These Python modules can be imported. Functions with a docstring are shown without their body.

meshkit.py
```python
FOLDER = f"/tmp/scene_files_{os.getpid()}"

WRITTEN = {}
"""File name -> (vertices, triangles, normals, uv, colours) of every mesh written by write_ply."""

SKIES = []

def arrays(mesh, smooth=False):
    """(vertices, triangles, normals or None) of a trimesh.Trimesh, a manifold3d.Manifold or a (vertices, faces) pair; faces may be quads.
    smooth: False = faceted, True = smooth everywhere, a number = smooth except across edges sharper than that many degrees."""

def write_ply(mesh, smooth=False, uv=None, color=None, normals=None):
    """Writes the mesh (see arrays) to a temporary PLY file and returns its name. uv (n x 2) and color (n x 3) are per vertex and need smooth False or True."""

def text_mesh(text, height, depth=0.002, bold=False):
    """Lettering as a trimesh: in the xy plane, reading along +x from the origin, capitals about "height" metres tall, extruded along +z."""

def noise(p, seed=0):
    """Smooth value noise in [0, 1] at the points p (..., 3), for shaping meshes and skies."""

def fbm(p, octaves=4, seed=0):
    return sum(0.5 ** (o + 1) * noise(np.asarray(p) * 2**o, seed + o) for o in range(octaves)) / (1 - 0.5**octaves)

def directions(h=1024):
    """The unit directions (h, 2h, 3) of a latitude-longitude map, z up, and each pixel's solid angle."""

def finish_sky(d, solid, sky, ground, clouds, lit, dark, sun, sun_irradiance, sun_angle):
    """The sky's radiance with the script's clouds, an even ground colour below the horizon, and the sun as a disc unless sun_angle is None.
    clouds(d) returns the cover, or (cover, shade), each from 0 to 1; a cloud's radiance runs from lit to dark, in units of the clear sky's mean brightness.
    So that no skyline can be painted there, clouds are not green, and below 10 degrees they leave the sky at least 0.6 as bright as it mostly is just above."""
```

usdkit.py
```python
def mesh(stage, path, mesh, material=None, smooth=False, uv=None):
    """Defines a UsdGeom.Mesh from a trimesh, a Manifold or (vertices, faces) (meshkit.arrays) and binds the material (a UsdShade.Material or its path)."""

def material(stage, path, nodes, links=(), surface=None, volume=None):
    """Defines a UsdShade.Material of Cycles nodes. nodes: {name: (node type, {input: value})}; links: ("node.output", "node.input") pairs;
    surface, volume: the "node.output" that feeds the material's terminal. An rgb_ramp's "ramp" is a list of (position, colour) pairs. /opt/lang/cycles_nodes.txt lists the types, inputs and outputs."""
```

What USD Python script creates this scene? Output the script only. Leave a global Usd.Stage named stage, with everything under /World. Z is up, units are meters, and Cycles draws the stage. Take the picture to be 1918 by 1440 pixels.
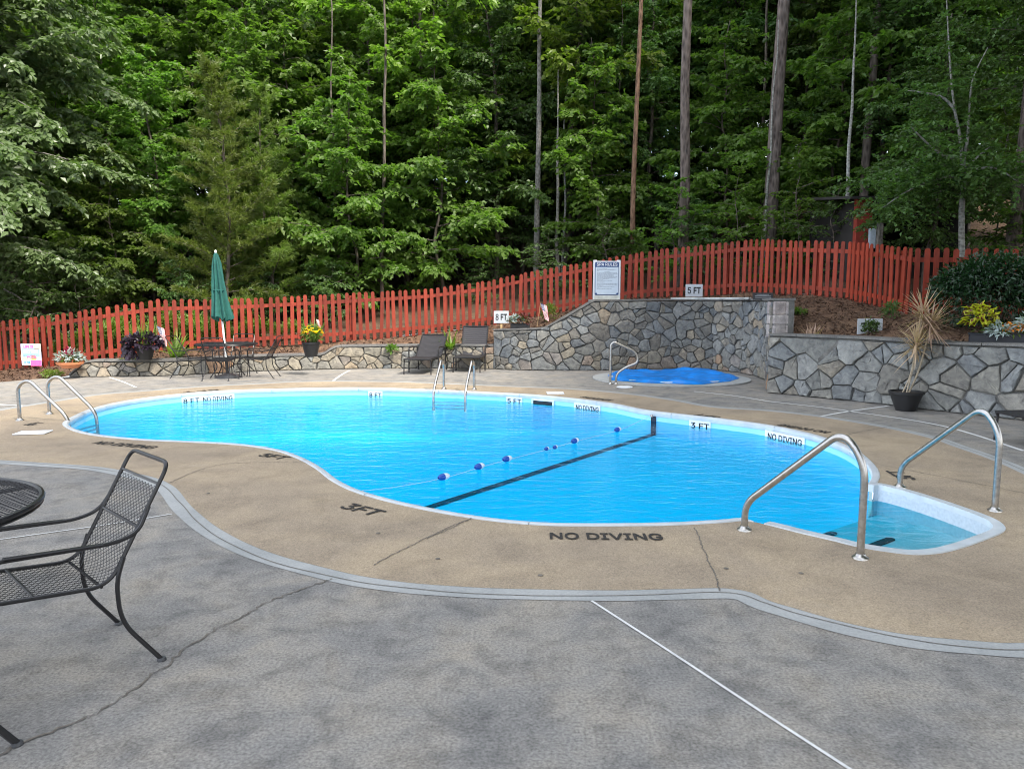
import math, numpy as np, trimesh, usdkit, meshkit
from pxr import Usd, UsdGeom, UsdLux, UsdShade, Gf, Sdf
from shapely.geometry import Polygon, LineString, Point, MultiPolygon, box as sbox
from shapely.ops import unary_union
from scipy.spatial import Voronoi, Delaunay
from scipy.interpolate import RBFInterpolator

stage = Usd.Stage.CreateInMemory()
UsdGeom.SetStageUpAxis(stage, 'Z'); UsdGeom.SetStageMetersPerUnit(stage, 1.0)
world = UsdGeom.Xform.Define(stage, '/World'); stage.SetDefaultPrim(world.GetPrim())
PI = math.pi

# ---------------------------------------------------------------- camera, sky, sun, exposure
EYE, FPX, CX, CY, YH = 1.6, 1386.0, 959.0, 720.0, 565.0
TH = math.atan((CY - YH) / FPX)
cam = UsdGeom.Camera.Define(stage, '/World/camera')
cam.AddTranslateOp().Set(Gf.Vec3d(0, 0, EYE)); cam.AddRotateXOp().Set(90 - math.degrees(TH))
cam.CreateHorizontalApertureAttr(36.0); cam.CreateVerticalApertureAttr(27.0)
cam.CreateFocalLengthAttr(36.0 * FPX / 1918.0)
cam.CreateClippingRangeAttr(Gf.Vec2f(0.05, 2000))
cam.CreateExposureAttr(2.3)
SUN_EL, SUN_AZ = math.radians(50), math.radians(135)          # azimuth from +y towards +x
sun_dir = np.array([math.cos(SUN_EL) * math.sin(SUN_AZ), math.cos(SUN_EL) * math.cos(SUN_AZ), math.sin(SUN_EL)])
dome = UsdLux.DomeLight.Define(stage, '/World/sky')
dome.GetPrim().SetCustomDataByKey('kind', 'structure')
sky_mat = usdkit.material(stage, '/World/Looks/sky', {
    'sky': ('sky_texture', {'sky_type': 'single_scattering', 'sun_disc': False, 'sun_elevation': SUN_EL, 'sun_rotation': SUN_AZ, 'aerosol_density': 2.5, 'air_density': 1.0}),
    'tc': ('texture_coordinate', {}),
    'n': ('noise_texture', {'scale': 2.2, 'detail': 6.0, 'roughness': 0.6}),
    'r': ('rgb_ramp', {'ramp': [(0.40, (0, 0, 0)), (0.62, (1, 1, 1))]}),
    'mul': ('mix', {'mix_type': 'mix', 'color2': (8.0, 8.3, 8.8)}),
    'b': ('background_shader', {'strength': 0.074})},
    [('tc.generated', 'n.vector'), ('n.fac', 'r.fac'), ('r.color', 'mul.fac'), ('sky.color', 'mul.color1'), ('mul.color', 'b.color')], surface='b.background')
UsdShade.MaterialBindingAPI.Apply(dome.GetPrim()).Bind(sky_mat)
sun = UsdLux.DistantLight.Define(stage, '/World/sun')
sun.CreateIntensityAttr(0.4); sun.CreateAngleAttr(10.0); sun.CreateNormalizeAttr(True); sun.CreateColorAttr(Gf.Vec3f(1, .94, .84))
sun.AddRotateZOp().Set(math.degrees(math.atan2(sun_dir[0], -sun_dir[1]))); sun.AddRotateXOp().Set(90 - math.degrees(SUN_EL))

# ---------------------------------------------------------------- helpers
def ray(px, py):
    u, v = (px - CX) / FPX, (CY - py) / FPX
    return np.array([u, math.cos(TH) + v * math.sin(TH), -math.sin(TH) + v * math.cos(TH)])
def G(px, py, z=0.0):
    d = ray(px, py); return np.array([0, 0, EYE]) + d * ((z - EYE) / d[2])
def PD(px, py, y):
    d = ray(px, py); return np.array([0, 0, EYE]) + d * (y / d[1])
used = set()
def numbered(path):
    p, k = path, 0
    while p in used:
        k += 1; p = f'{path}_{k:03d}'
    used.add(p); return p
LOC = {}
def set_ops(prim, loc, rotz, scale):
    x = UsdGeom.Xformable(prim); x.ClearXformOpOrder()
    x.AddTranslateOp().Set(Gf.Vec3d(*map(float, loc))); x.AddRotateZOp().Set(float(math.degrees(rotz)))
    s = (scale,) * 3 if np.ndim(scale) == 0 else scale
    x.AddScaleOp().Set(Gf.Vec3f(*map(float, s)))
def tag(prim, label=None, cat=None, group=None, kind=None):
    for k, v in (('label', label), ('category', cat), ('group', group), ('kind', kind)):
        if v: prim.SetCustomDataByKey(k, v)
    return prim
def thing(name, label, cat, loc=(0, 0, 0), rotz=0.0, scale=1.0, group=None):
    p = numbered('/World/' + name)
    prim = UsdGeom.Xform.Define(stage, p).GetPrim(); set_ops(prim, loc, rotz, scale)
    LOC[p] = (np.array(loc, float), rotz)
    return tag(prim, label, cat, group)
def path_of(parent): return parent.GetPath().pathString if hasattr(parent, 'GetPath') else parent
def part(parent, name, mesh, mat, smooth=False, label=None, world_space=False, kind=None):
    pp = path_of(parent); p = numbered(pp + '/' + name)
    if world_space:
        root = '/'.join(pp.split('/')[:3]); loc, rz = LOC[root]
        v, f, _ = meshkit.arrays(mesh); v = v - loc
        c, s = math.cos(-rz), math.sin(-rz); v = v @ np.array([[c, s, 0], [-s, c, 0], [0, 0, 1]])
        mesh = (v, f)
    m = usdkit.mesh(stage, p, mesh, mat, smooth)
    if label: m.GetPrim().SetCustomDataByKey('label', label)
    if kind: m.GetPrim().SetCustomDataByKey('kind', kind)
    return m
def single(name, mesh, mat, label=None, cat=None, group=None, kind=None, smooth=False):
    p = numbered('/World/' + name); m = usdkit.mesh(stage, p, mesh, mat, smooth); tag(m.GetPrim(), label, cat, group, kind); return m
def copy(root, label, loc, rotz=0.0, scale=1.0, group=None):
    base = root.GetName().rsplit('_', 1)[0] if root.GetName()[-3:].isdigit() else root.GetName()
    p = numbered('/World/' + base)
    prim = UsdGeom.Xform.Define(stage, p).GetPrim()
    prim.GetReferences().AddInternalReference(root.GetPath()); prim.SetInstanceable(True)
    x = UsdGeom.Xformable(prim)
    prim.GetAttribute('xformOp:translate').Set(Gf.Vec3d(*map(float, loc))); prim.GetAttribute('xformOp:rotateZ').Set(float(math.degrees(rotz)))
    s = (scale,) * 3 if np.ndim(scale) == 0 else scale
    prim.GetAttribute('xformOp:scale').Set(Gf.Vec3f(*map(float, s)))
    g = group or root.GetCustomDataByKey('group')
    return tag(prim, label or root.GetCustomDataByKey('label'), root.GetCustomDataByKey('category'), g)

cat_ = trimesh.util.concatenate
def box(c, s, rz=0.0, rx=0.0, ry=0.0, ch=0.0):
    if ch:
        h = np.array(s) / 2.0; pts = []
        for sx in (-1, 1):
            for sy in (-1, 1):
                for sz in (-1, 1):
                    q = np.array([sx, sy, sz]) * h
                    for k in range(3):
                        r = q - np.array([sx, sy, sz]) * ch; r[k] = q[k]; pts.append(r)
        m = trimesh.convex.convex_hull(np.array(pts))
    else: m = trimesh.creation.box(s)
    T = trimesh.transformations
    m.apply_transform(T.rotation_matrix(rx, [1, 0, 0])); m.apply_transform(T.rotation_matrix(ry, [0, 1, 0])); m.apply_transform(T.rotation_matrix(rz, [0, 0, 1]))
    m.apply_translation(c); return m
def tube(pts, r, n=8, caps=True):
    P = np.array(pts, float); K = len(P); r = np.full(K, r, float) if np.ndim(r) == 0 else np.array(r, float)
    T = np.gradient(P, axis=0); T /= np.maximum(np.linalg.norm(T, axis=1, keepdims=True), 1e-9)
    a = np.array([0, 0, 1.0]) if abs(T[0][2]) < .9 else np.array([1.0, 0, 0])
    u = np.cross(T[0], a); u /= np.linalg.norm(u); V = []
    ang = np.arange(n) * 2 * PI / n
    for k in range(K):
        u = u - T[k] * (u @ T[k]); u /= max(np.linalg.norm(u), 1e-9); w = np.cross(T[k], u)
        V.append(P[k] + r[k] * (np.cos(ang)[:, None] * u + np.sin(ang)[:, None] * w))
    V = np.vstack(V); F = []
    i = np.arange(n); j = (i + 1) % n
    for k in range(K - 1):
        a0, b0 = k * n, (k + 1) * n
        F.append(np.stack([a0 + i, a0 + j, b0 + j], 1)); F.append(np.stack([a0 + i, b0 + j, b0 + i], 1))
    if caps:
        V = np.vstack([V, P[0], P[-1]]); c0, c1 = len(V) - 2, len(V) - 1
        F.append(np.stack([j, i, np.full(n, c0)], 1)); F.append(np.stack([(K - 1) * n + i, (K - 1) * n + j, np.full(n, c1)], 1))
    return trimesh.Trimesh(V, np.vstack(F), process=False)
def spline(pts, n=8, closed=False):
    P = np.array(pts, float); K = len(P); out = []
    for k in range(K if closed else K - 1):
        if closed: a, b, c, d = (P[(k + q) % K] for q in (-1, 0, 1, 2))
        else: a, b, c, d = P[max(k - 1, 0)], P[k], P[k + 1], P[min(k + 2, K - 1)]
        for t in np.arange(n) / n:
            out.append(.5 * ((2 * b) + (c - a) * t + (2 * a - 5 * b + 4 * c - d) * t * t + (3 * b - a - 3 * c + d) * t ** 3))
    if not closed: out.append(P[-1])
    return np.array(out)
def bend(pts, r, n=6):
    """polyline with rounded corners of radius r (scalar or per corner)."""
    P = np.array(pts, float); out = [P[0]]; r = [r] * len(P) if np.ndim(r) == 0 else r
    for k in range(1, len(P) - 1):
        a, b = P[k - 1] - P[k], P[k + 1] - P[k]; la, lb = np.linalg.norm(a), np.linalg.norm(b)
        q = min(r[k], .49 * la, .49 * lb); p0, p1 = P[k] + a / la * q, P[k] + b / lb * q
        for t in np.linspace(0, 1, n): out.append((1 - t) ** 2 * p0 + 2 * t * (1 - t) * P[k] + t * t * p1)
    out.append(P[-1]); return np.array(out)
def lathe(prof, n=24, sx=1.0, sy=1.0):
    prof = np.array(prof, float); a = np.arange(n) * 2 * PI / n
    V = np.stack([prof[:, None, 0] * np.cos(a) * sx, prof[:, None, 0] * np.sin(a) * sy, np.repeat(prof[:, 1][:, None], n, 1)], -1).reshape(-1, 3)
    F = []; i = np.arange(n); j = (i + 1) % n
    for k in range(len(prof) - 1):
        F.append(np.stack([k * n + i, k * n + j, (k + 1) * n + j], 1)); F.append(np.stack([k * n + i, (k + 1) * n + j, (k + 1) * n + i], 1))
    return trimesh.Trimesh(V, np.vstack(F), process=False)
def polys(g):
    return [q for q in (g.geoms if hasattr(g, 'geoms') else [g]) if q.geom_type == 'Polygon' and q.area > 1e-6]
def sheet(g, z=0.0):
    V, F, o = [], [], 0
    for q in polys(g):
        v, f = trimesh.creation.triangulate_polygon(q, engine='earcut')
        a = np.cross(np.c_[v[f[:, 1]] - v[f[:, 0]], np.zeros(len(f))], np.c_[v[f[:, 2]] - v[f[:, 0]], np.zeros(len(f))])[:, 2]
        f = np.where((a < 0)[:, None], f[:, ::-1], f)
        V.append(np.c_[v, np.full(len(v), z)]); F.append(f + o); o += len(v)
    return trimesh.Trimesh(np.vstack(V), np.vstack(F), process=False)
def prism(g, z0, z1):
    ms = []
    for q in polys(g):
        m = trimesh.creation.extrude_polygon(q, z1 - z0, engine='earcut'); m.apply_translation([0, 0, z0]); ms.append(m)
    return cat_(ms)
def quads(V, F): return trimesh.Trimesh(*[np.array(V, float), np.vstack([np.array(F)[:, [0, 1, 2]], np.array(F)[:, [0, 2, 3]]])], process=False)
def xf(m, loc=(0, 0, 0), rz=0.0, rx=0.0, ry=0.0, s=1.0):
    m = m.copy(); T = trimesh.transformations
    m.apply_scale(s); m.apply_transform(T.rotation_matrix(rx, [1, 0, 0])); m.apply_transform(T.rotation_matrix(ry, [0, 1, 0])); m.apply_transform(T.rotation_matrix(rz, [0, 0, 1])); m.apply_translation(loc); return m
def text_fit(text, width, height, depth=0.002, bold=2):
    """lettering in the xy plane, lower left at 0, of exactly this size."""
    m = meshkit.text_mesh(text, height, depth, bold)
    lo, hi = m.bounds; m.apply_translation([-lo[0], -lo[1], -lo[2]]); m.apply_scale([width / (hi[0] - lo[0]), height / (hi[1] - lo[1]), 1]); return m
def unit(v): return v / np.maximum(np.linalg.norm(v, axis=-1, keepdims=True), 1e-9)

# ---------------------------------------------------------------- materials
def mat(name, nodes, links, surface='p.BSDF'):
    return usdkit.material(stage, '/World/Looks/' + name, nodes, links, surface=surface)
def plain(name, c, rough=.5, metal=0.0, spec=.5, var=.12, scale=30.0, bump=0.0, coat=0.0):
    """a colour with a little uneven tone."""
    c = np.array(c); n = {'tc': ('texture_coordinate', {}), 'n': ('noise_texture', {'scale': scale, 'detail': 4.0}),
         'r': ('rgb_ramp', {'ramp': [(.3, tuple(c * (1 - var))), (.7, tuple(np.minimum(c * (1 + var), 1)))]}),
         'p': ('principled_bsdf', {'roughness': rough, 'metallic': metal, 'specular_ior_level': spec, 'coat_weight': coat})}
    l = [('tc.object', 'n.vector'), ('n.fac', 'r.fac'), ('r.color', 'p.base_color')]
    if bump:
        n['b'] = ('bump', {'strength': bump, 'distance': .01}); l += [('n.fac', 'b.height'), ('b.normal', 'p.normal')]
    return mat(name, n, l)
def leafy(name, ca, cb, cc, trans=.3, rough=.45, spec=.4, tint=(.75, 1.0, .3)):
    """leaves: each leaf its own tone between three colours, each plant a little lighter or darker."""
    return mat(name, {'g': ('geometry', {}), 'oi': ('object_info', {}),
        'r': ('rgb_ramp', {'ramp': [(0, ca), (.5, cb), (1, cc)]}),
        'mr': ('map_range', {'from_min': 0.0, 'from_max': 1.0, 'to_min': .75, 'to_max': 1.25}),
        'mh': ('map_range', {'from_min': 0.0, 'from_max': 1.0, 'to_min': .485, 'to_max': .515}),
        'h': ('hsv', {}),
        'p': ('principled_bsdf', {'roughness': rough, 'specular_ior_level': spec}),
        'tm': ('mix', {'mix_type': 'multiply', 'fac': 1.0, 'color2': tuple(np.array(tint) * 1.9)}),
        't': ('translucent_bsdf', {}), 'm': ('mix_closure', {'fac': trans})},
        [('g.random_per_island', 'r.fac'), ('oi.random', 'mr.value'), ('oi.random', 'mh.value'), ('mr.result', 'h.value'), ('mh.result', 'h.hue'), ('r.color', 'h.color'), ('h.color', 'p.base_color'),
         ('h.color', 'tm.color1'), ('tm.color', 't.color'), ('p.BSDF', 'm.closure1'), ('t.BSDF', 'm.closure2')], surface='m.closure')
def ground(name, stops, scale, fine, bump=.4, rough=.85, fine_amt=.35, dist=.01, stains=None, spec=.3):
    n = {'g': ('geometry', {}), 'n1': ('noise_texture', {'scale': scale, 'detail': 8.0, 'roughness': .62, 'distortion': .4}),
         'n2': ('noise_texture', {'scale': fine, 'detail': 3.0, 'roughness': .7}),
         'r': ('rgb_ramp', {'ramp': stops}), 'r2': ('rgb_ramp', {'ramp': [(.3, (1 - fine_amt,) * 3), (.5, (1, 1, 1)), (.72, (1 + fine_amt,) * 3)]}),
         'm': ('mix', {'mix_type': 'multiply', 'fac': 1.0}),
         'b': ('bump', {'strength': bump, 'distance': dist}), 'p': ('principled_bsdf', {'roughness': rough, 'specular_ior_level': spec})}
    l = [('g.position', 'n1.vector'), ('g.position', 'n2.vector'), ('n1.fac', 'r.fac'), ('n2.fac', 'r2.fac'), ('r.color', 'm.color1'), ('r2.color', 'm.color2'),
         ('n2.fac', 'b.height'), ('b.normal', 'p.normal')]
    if stains:
        sc, dark, lo, hi = stains
        n.update({'n3': ('noise_texture', {'scale': sc, 'detail': 6.0, 'roughness': .72, 'distortion': .45}), 'r3': ('rgb_ramp', {'ramp': [(lo, (1, 1, 1)), (hi, dark)]}), 'm3': ('mix', {'mix_type': 'multiply', 'fac': 1.0})})
        l += [('g.position', 'n3.vector'), ('n3.fac', 'r3.fac'), ('m.color', 'm3.color1'), ('r3.color', 'm3.color2'), ('m3.color', 'p.base_color')]
    else: l.append(('m.color', 'p.base_color'))
    return mat(name, n, l)
M = {}
M['deck'] = ground('grey_concrete', [(.28, (.175, .170, .163)), (.42, (.228, .218, .204)), (.55, (.275, .255, .226)), (.7, (.312, .278, .232)), (.8, (.24, .232, .22))], 2.1, 75, bump=.4, fine_amt=.42, stains=(5.0, (.66, .66, .67), .46, .66))
M['tan'] = ground('tan_aggregate', [(.28, (.275, .222, .165)), (.45, (.345, .276, .2)), (.6, (.40, .316, .218)), (.75, (.38, .312, .238))], .9, 110, bump=.6, fine_amt=.36, stains=(2.3, (.78, .775, .77), .46, .70))
M['border'] = ground('pale_border_paint', [(.3, (.29, .30, .295)), (.6, (.375, .38, .37))], 2.0, 60, bump=.15, fine_amt=.12)
M['joint_white'] = ground('white_joint_filler', [(.3, (.55, .55, .54)), (.7, (.72, .72, .7))], 6.0, 60, bump=.1, fine_amt=.1)
M['joint_dark'] = ground('dark_joint', [(.3, (.11, .10, .09)), (.7, (.20, .175, .145))], 6.0, 60, bump=.1)
M['letter'] = ground('black_deck_paint', [(.3, (.03, .03, .03)), (.62, (.05, .045, .04)), (.78, (.16, .125, .095))], 14.0, 90, bump=.2, fine_amt=.3)
M['mulch'] = ground('bark_mulch', [(.3, (.10, .058, .036)), (.5, (.17, .10, .062)), (.7, (.23, .145, .09))], 3.0, 45, bump=1.0, fine_amt=.55, dist=.03)
M['litter'] = ground('leaf_litter', [(.3, (.05, .032, .02)), (.5, (.09, .055, .035)), (.7, (.13, .085, .05))], 1.5, 18, bump=1.0, fine_amt=.5, dist=.04)
M['chip'] = mat('mulch_chip', {'g': ('geometry', {}), 'r': ('rgb_ramp', {'ramp': [(0, (.08, .045, .028)), (.5, (.17, .10, .06)), (.85, (.26, .17, .105)), (1, (.36, .27, .18))]}), 'p': ('principled_bsdf', {'roughness': .9})}, [('g.random_per_island', 'r.fac'), ('r.color', 'p.base_color')])
def paint_red(name, c):
    c = np.array(c)
    return mat(name, {'tc': ('texture_coordinate', {}), 'mp': ('mapping', {'scale': (1, 1, .06)}), 'n': ('noise_texture', {'scale': 70.0, 'detail': 4.0}), 'oi': ('object_info', {}),
        'n2': ('noise_texture', {'scale': 5.0, 'detail': 4.0}), 'g': ('geometry', {}),
        'r': ('rgb_ramp', {'ramp': [(.25, tuple(c * .78)), (.6, tuple(c)), (.85, tuple(np.minimum(c * 1.18, 1)))]}),
        'mr': ('map_range', {'to_min': .68, 'to_max': 1.16}), 'h': ('hsv', {}),
        'r2': ('rgb_ramp', {'ramp': [(.45, (1, 1, 1)), (.75, (.72, .7, .68))]}), 'm2': ('mix', {'mix_type': 'multiply', 'fac': 1.0}),
        'b': ('bump', {'strength': .25, 'distance': .004}), 'p': ('principled_bsdf', {'roughness': .62, 'specular_ior_level': .35})},
        [('tc.object', 'mp.vector'), ('mp.vector', 'n.vector'), ('n.fac', 'r.fac'), ('oi.random', 'mr.value'), ('mr.result', 'h.value'), ('r.color', 'h.color'), ('g.position', 'n2.vector'), ('n2.fac', 'r2.fac'),
         ('h.color', 'm2.color1'), ('r2.color', 'm2.color2'), ('m2.color', 'p.base_color'), ('n.fac', 'b.height'), ('b.normal', 'p.normal')])
M['fence'] = paint_red('red_fence_stain', (.26, .037, .018))
M['shed_red'] = paint_red('red_shed_stain', (.30, .045, .03))
def stone(name, stops):
    return mat(name, {'g': ('geometry', {}), 'oi': ('object_info', {}), 'n': ('noise_texture', {'scale': 9.0, 'detail': 8.0, 'roughness': .68, 'distortion': .6}), 'n2': ('noise_texture', {'scale': 60.0, 'detail': 3.0}),
        'r0': ('rgb_ramp', {'ramp': stops}), 'r1': ('rgb_ramp', {'ramp': [(.28, (.38, .38, .39)), (.45, (.85, .85, .86)), (.58, (1.1, 1.1, 1.08)), (.75, (1.6, 1.58, 1.5))]}),
        'm': ('mix', {'mix_type': 'multiply', 'fac': 1.0}), 'b': ('bump', {'strength': .9, 'distance': .02}), 'p': ('principled_bsdf', {'roughness': .8, 'specular_ior_level': .35})},
        [('g.position', 'n.vector'), ('g.position', 'n2.vector'), ('oi.random', 'r0.fac'), ('n.fac', 'r1.fac'), ('r0.color', 'm.color1'), ('r1.color', 'm.color2'), ('m.color', 'p.base_color'), ('n.fac', 'b.height'), ('b.normal', 'p.normal')])
GREY = [(0, (.155, .165, .17)), (.2, (.20, .21, .212)), (.4, (.24, .244, .236)), (.55, (.175, .178, .17)), (.7, (.25, .24, .215)), (.85, (.145, .14, .128)), (1, (.27, .245, .205))]
WARM = [(0, (.22, .205, .17)), (.25, (.28, .245, .19)), (.5, (.19, .192, .18)), (.7, (.31, .25, .18)), (1, (.23, .22, .195))]
PALE = [(0, (.34, .31, .30)), (.5, (.42, .38, .37)), (1, (.30, .26, .25))]
RUST = [(0, (.30, .19, .12)), (.5, (.26, .21, .17)), (1, (.22, .21, .2))]
M['stone_pale'] = stone('pale_mottled_stone', PALE)
M['stone_grey'], M['stone_warm'], M['stone_rust'] = stone('grey_stone', GREY), stone('warm_stone', WARM), stone('rusty_stone', RUST)
M['mortar'] = ground('wall_mortar', [(.3, (.07, .07, .068)), (.55, (.11, .108, .102)), (.75, (.24, .23, .215))], 2.2, 60, bump=.4, fine_amt=.25)
M['cap'] = ground('wall_cap_slate', [(.3, (.10, .10, .10)), (.6, (.16, .155, .145))], 5, 60, bump=.4)
M['coping'] = plain('white_coping', (.52, .56, .585), rough=.35, var=.10, scale=7)
M['step'] = mat('white_step_shell', {'g': ('geometry', {}), 'n': ('noise_texture', {'scale': 40.0, 'detail': 3.0}), 'r': ('rgb_ramp', {'ramp': [(.3, (.40, .455, .51)), (.7, (.50, .55, .60))]}), 'p': ('principled_bsdf', {'roughness': .45})}, [('g.position', 'n.vector'), ('n.fac', 'r.fac'), ('r.color', 'p.base_color')])
M['liner'] = mat('pool_liner', {'g': ('geometry', {}), 'n': ('noise_texture', {'scale': .7, 'detail': 3.0}), 'r': ('rgb_ramp', {'ramp': [(.3, (.31, .69, .88)), (.7, (.34, .72, .89))]}), 'p': ('principled_bsdf', {'roughness': .45})}, [('g.position', 'n.vector'), ('n.fac', 'r.fac'), ('r.color', 'p.base_color')])
M['black_rub'] = plain('black_rubber', (.02, .022, .028), rough=.6)
M['stripe'] = plain('navy_stripe', (.008, .012, .03), rough=.5)
M['steel'] = mat('brushed_steel', {'g': ('geometry', {}), 'n': ('noise_texture', {'scale': 25.0, 'detail': 5.0}), 'r': ('rgb_ramp', {'ramp': [(.3, (.42, .405, .385)), (.7, (.47, .455, .435))]}), 'r2': ('rgb_ramp', {'ramp': [(.3, (.27,) * 3), (.7, (.33,) * 3)]}), 'p': ('principled_bsdf', {'metallic': 1.0})}, [('g.position', 'n.vector'), ('n.fac', 'r.fac'), ('r.color', 'p.base_color'), ('n.fac', 'r2.fac'), ('r2.color', 'p.roughness')])
M['iron'] = plain('dark_iron', (.011, .0105, .012), rough=.38, var=.25, scale=40)
M['iron_grey'] = plain('grey_iron', (.05, .052, .058), rough=.4, var=.2)
M['wicker'] = mat('dark_wicker', {'tc': ('texture_coordinate', {}), 'w': ('wave_texture', {'scale': 14.0, 'distortion': .3, 'detail': 1.0}), 'r': ('rgb_ramp', {'ramp': [(.2, (.010, .009, .011)), (.8, (.032, .028, .031))]}), 'b': ('bump', {'strength': .6, 'distance': .006}), 'p': ('principled_bsdf', {'roughness': .5})}, [('tc.object', 'w.vector'), ('w.fac', 'r.fac'), ('r.color', 'p.base_color'), ('w.fac', 'b.height'), ('b.normal', 'p.normal')])
M['pot_black'] = plain('black_plastic', (.010, .010, .011), rough=.45)
M['pot_navy'] = plain('dark_navy_plastic', (.012, .014, .022), rough=.5)
M['terracotta'] = plain('terracotta', (.46, .17, .075), rough=.8)
M['soil'] = plain('potting_soil', (.05, .035, .025), rough=.95, var=.5, scale=60)
M['canvas'] = plain('green_canvas', (.010, .085, .07), rough=.85, var=.2, scale=12)
M['white'] = plain('white_plastic', (.74, .77, .80), rough=.45, var=.04, scale=8)
M['sign_white'] = plain('sign_white', (.46, .49, .53), rough=.5, var=.05, scale=8)
M['sign_panel'] = plain('pale_blue_panel', (.37, .44, .52), rough=.5, var=.04, scale=8)
M['sign_base'] = plain('weathered_pvc', (.40, .42, .40), rough=.7, var=.3, scale=6)
M['sign_blue'] = plain('sign_blue', (.006, .035, .13), rough=.45, var=.05)
M['ink'] = plain('black_ink', (.012, .012, .015), rough=.6)
M['ink_grey'] = plain('grey_ink', (.12, .13, .16), rough=.6)
M['marker'] = plain('depth_plate', (.74, .80, .83), rough=.4, var=.04)
M['tarp'] = plain('blue_tarp', (.004, .19, .62), rough=.38, var=.28, scale=3.5, bump=.3)
M['blue_float'] = plain('blue_float', (.008, .07, .36), rough=.35)
M['rope'] = plain('pale_rope', (.45, .6, .7), rough=.8)
M['wood'] = plain('bare_wood', (.42, .30, .15), rough=.8, var=.25)
M['metal_grey'] = plain('grey_painted_metal', (.26, .31, .37), rough=.5)
M['flag_red'], M['flag_white'], M['flag_blue'] = plain('flag_red', (.42, .02, .035), rough=.8), plain('flag_white', (.75, .74, .74), rough=.8), plain('flag_blue', (.02, .03, .14), rough=.8)
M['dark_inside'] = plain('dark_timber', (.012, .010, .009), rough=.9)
for k, c in dict(pink=(.72, .12, .36), sky=(.30, .48, .78), lav=(.55, .58, .8), orange=(.8, .36, .12), cream=(.82, .66, .4), teal=(.05, .35, .5)).items(): M['print_' + k] = plain('print_' + k, c, rough=.5, var=.1)
def bark(name, a, b, sc=16.0, st=.22):
    return mat(name, {'tc': ('texture_coordinate', {}), 'mp': ('mapping', {'scale': (1, 1, st)}), 'v': ('voronoi_texture', {'scale': sc}), 'n': ('noise_texture', {'scale': sc * .7, 'detail': 6.0, 'roughness': .65, 'distortion': 1.0}), 'mx': ('math', {'math_type': 'multiply'}),
        'r': ('rgb_ramp', {'ramp': [(.02, a), (.22, tuple((np.array(a) + np.array(b)) / 2)), (.45, b)]}), 'b': ('bump', {'strength': .9, 'distance': .03}), 'p': ('principled_bsdf', {'roughness': .9, 'specular_ior_level': .2})},
        [('tc.object', 'mp.vector'), ('mp.vector', 'v.vector'), ('mp.vector', 'n.vector'), ('v.distance', 'mx.value1'), ('n.fac', 'mx.value2'), ('mx.value', 'r.fac'), ('r.color', 'p.base_color'), ('mx.value', 'b.height'), ('b.normal', 'p.normal')])
M['bark_pine'] = bark('pine_bark', (.035, .028, .026), (.17, .14, .125), 14, .3)
M['bark_red'] = bark('reddish_bark', (.05, .03, .022), (.22, .135, .09), 18, .25)
M['bark_grey'] = bark('grey_bark', (.07, .065, .06), (.27, .255, .235), 20, .6)
M['bark_pale'] = bark('pale_bark', (.10, .10, .09), (.30, .30, .28), 14, 1.4)
M['bark_dark'] = bark('dark_bark', (.03, .026, .022), (.15, .125, .105), 18, .3)
M['leaf_a'] = leafy('maple_leaf', (.10, .16, .032), (.165, .235, .05), (.255, .315, .07), trans=.42)
M['leaf_b'] = leafy('dark_leaf', (.07, .125, .036), (.11, .175, .048), (.165, .23, .065), trans=.3)
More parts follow.
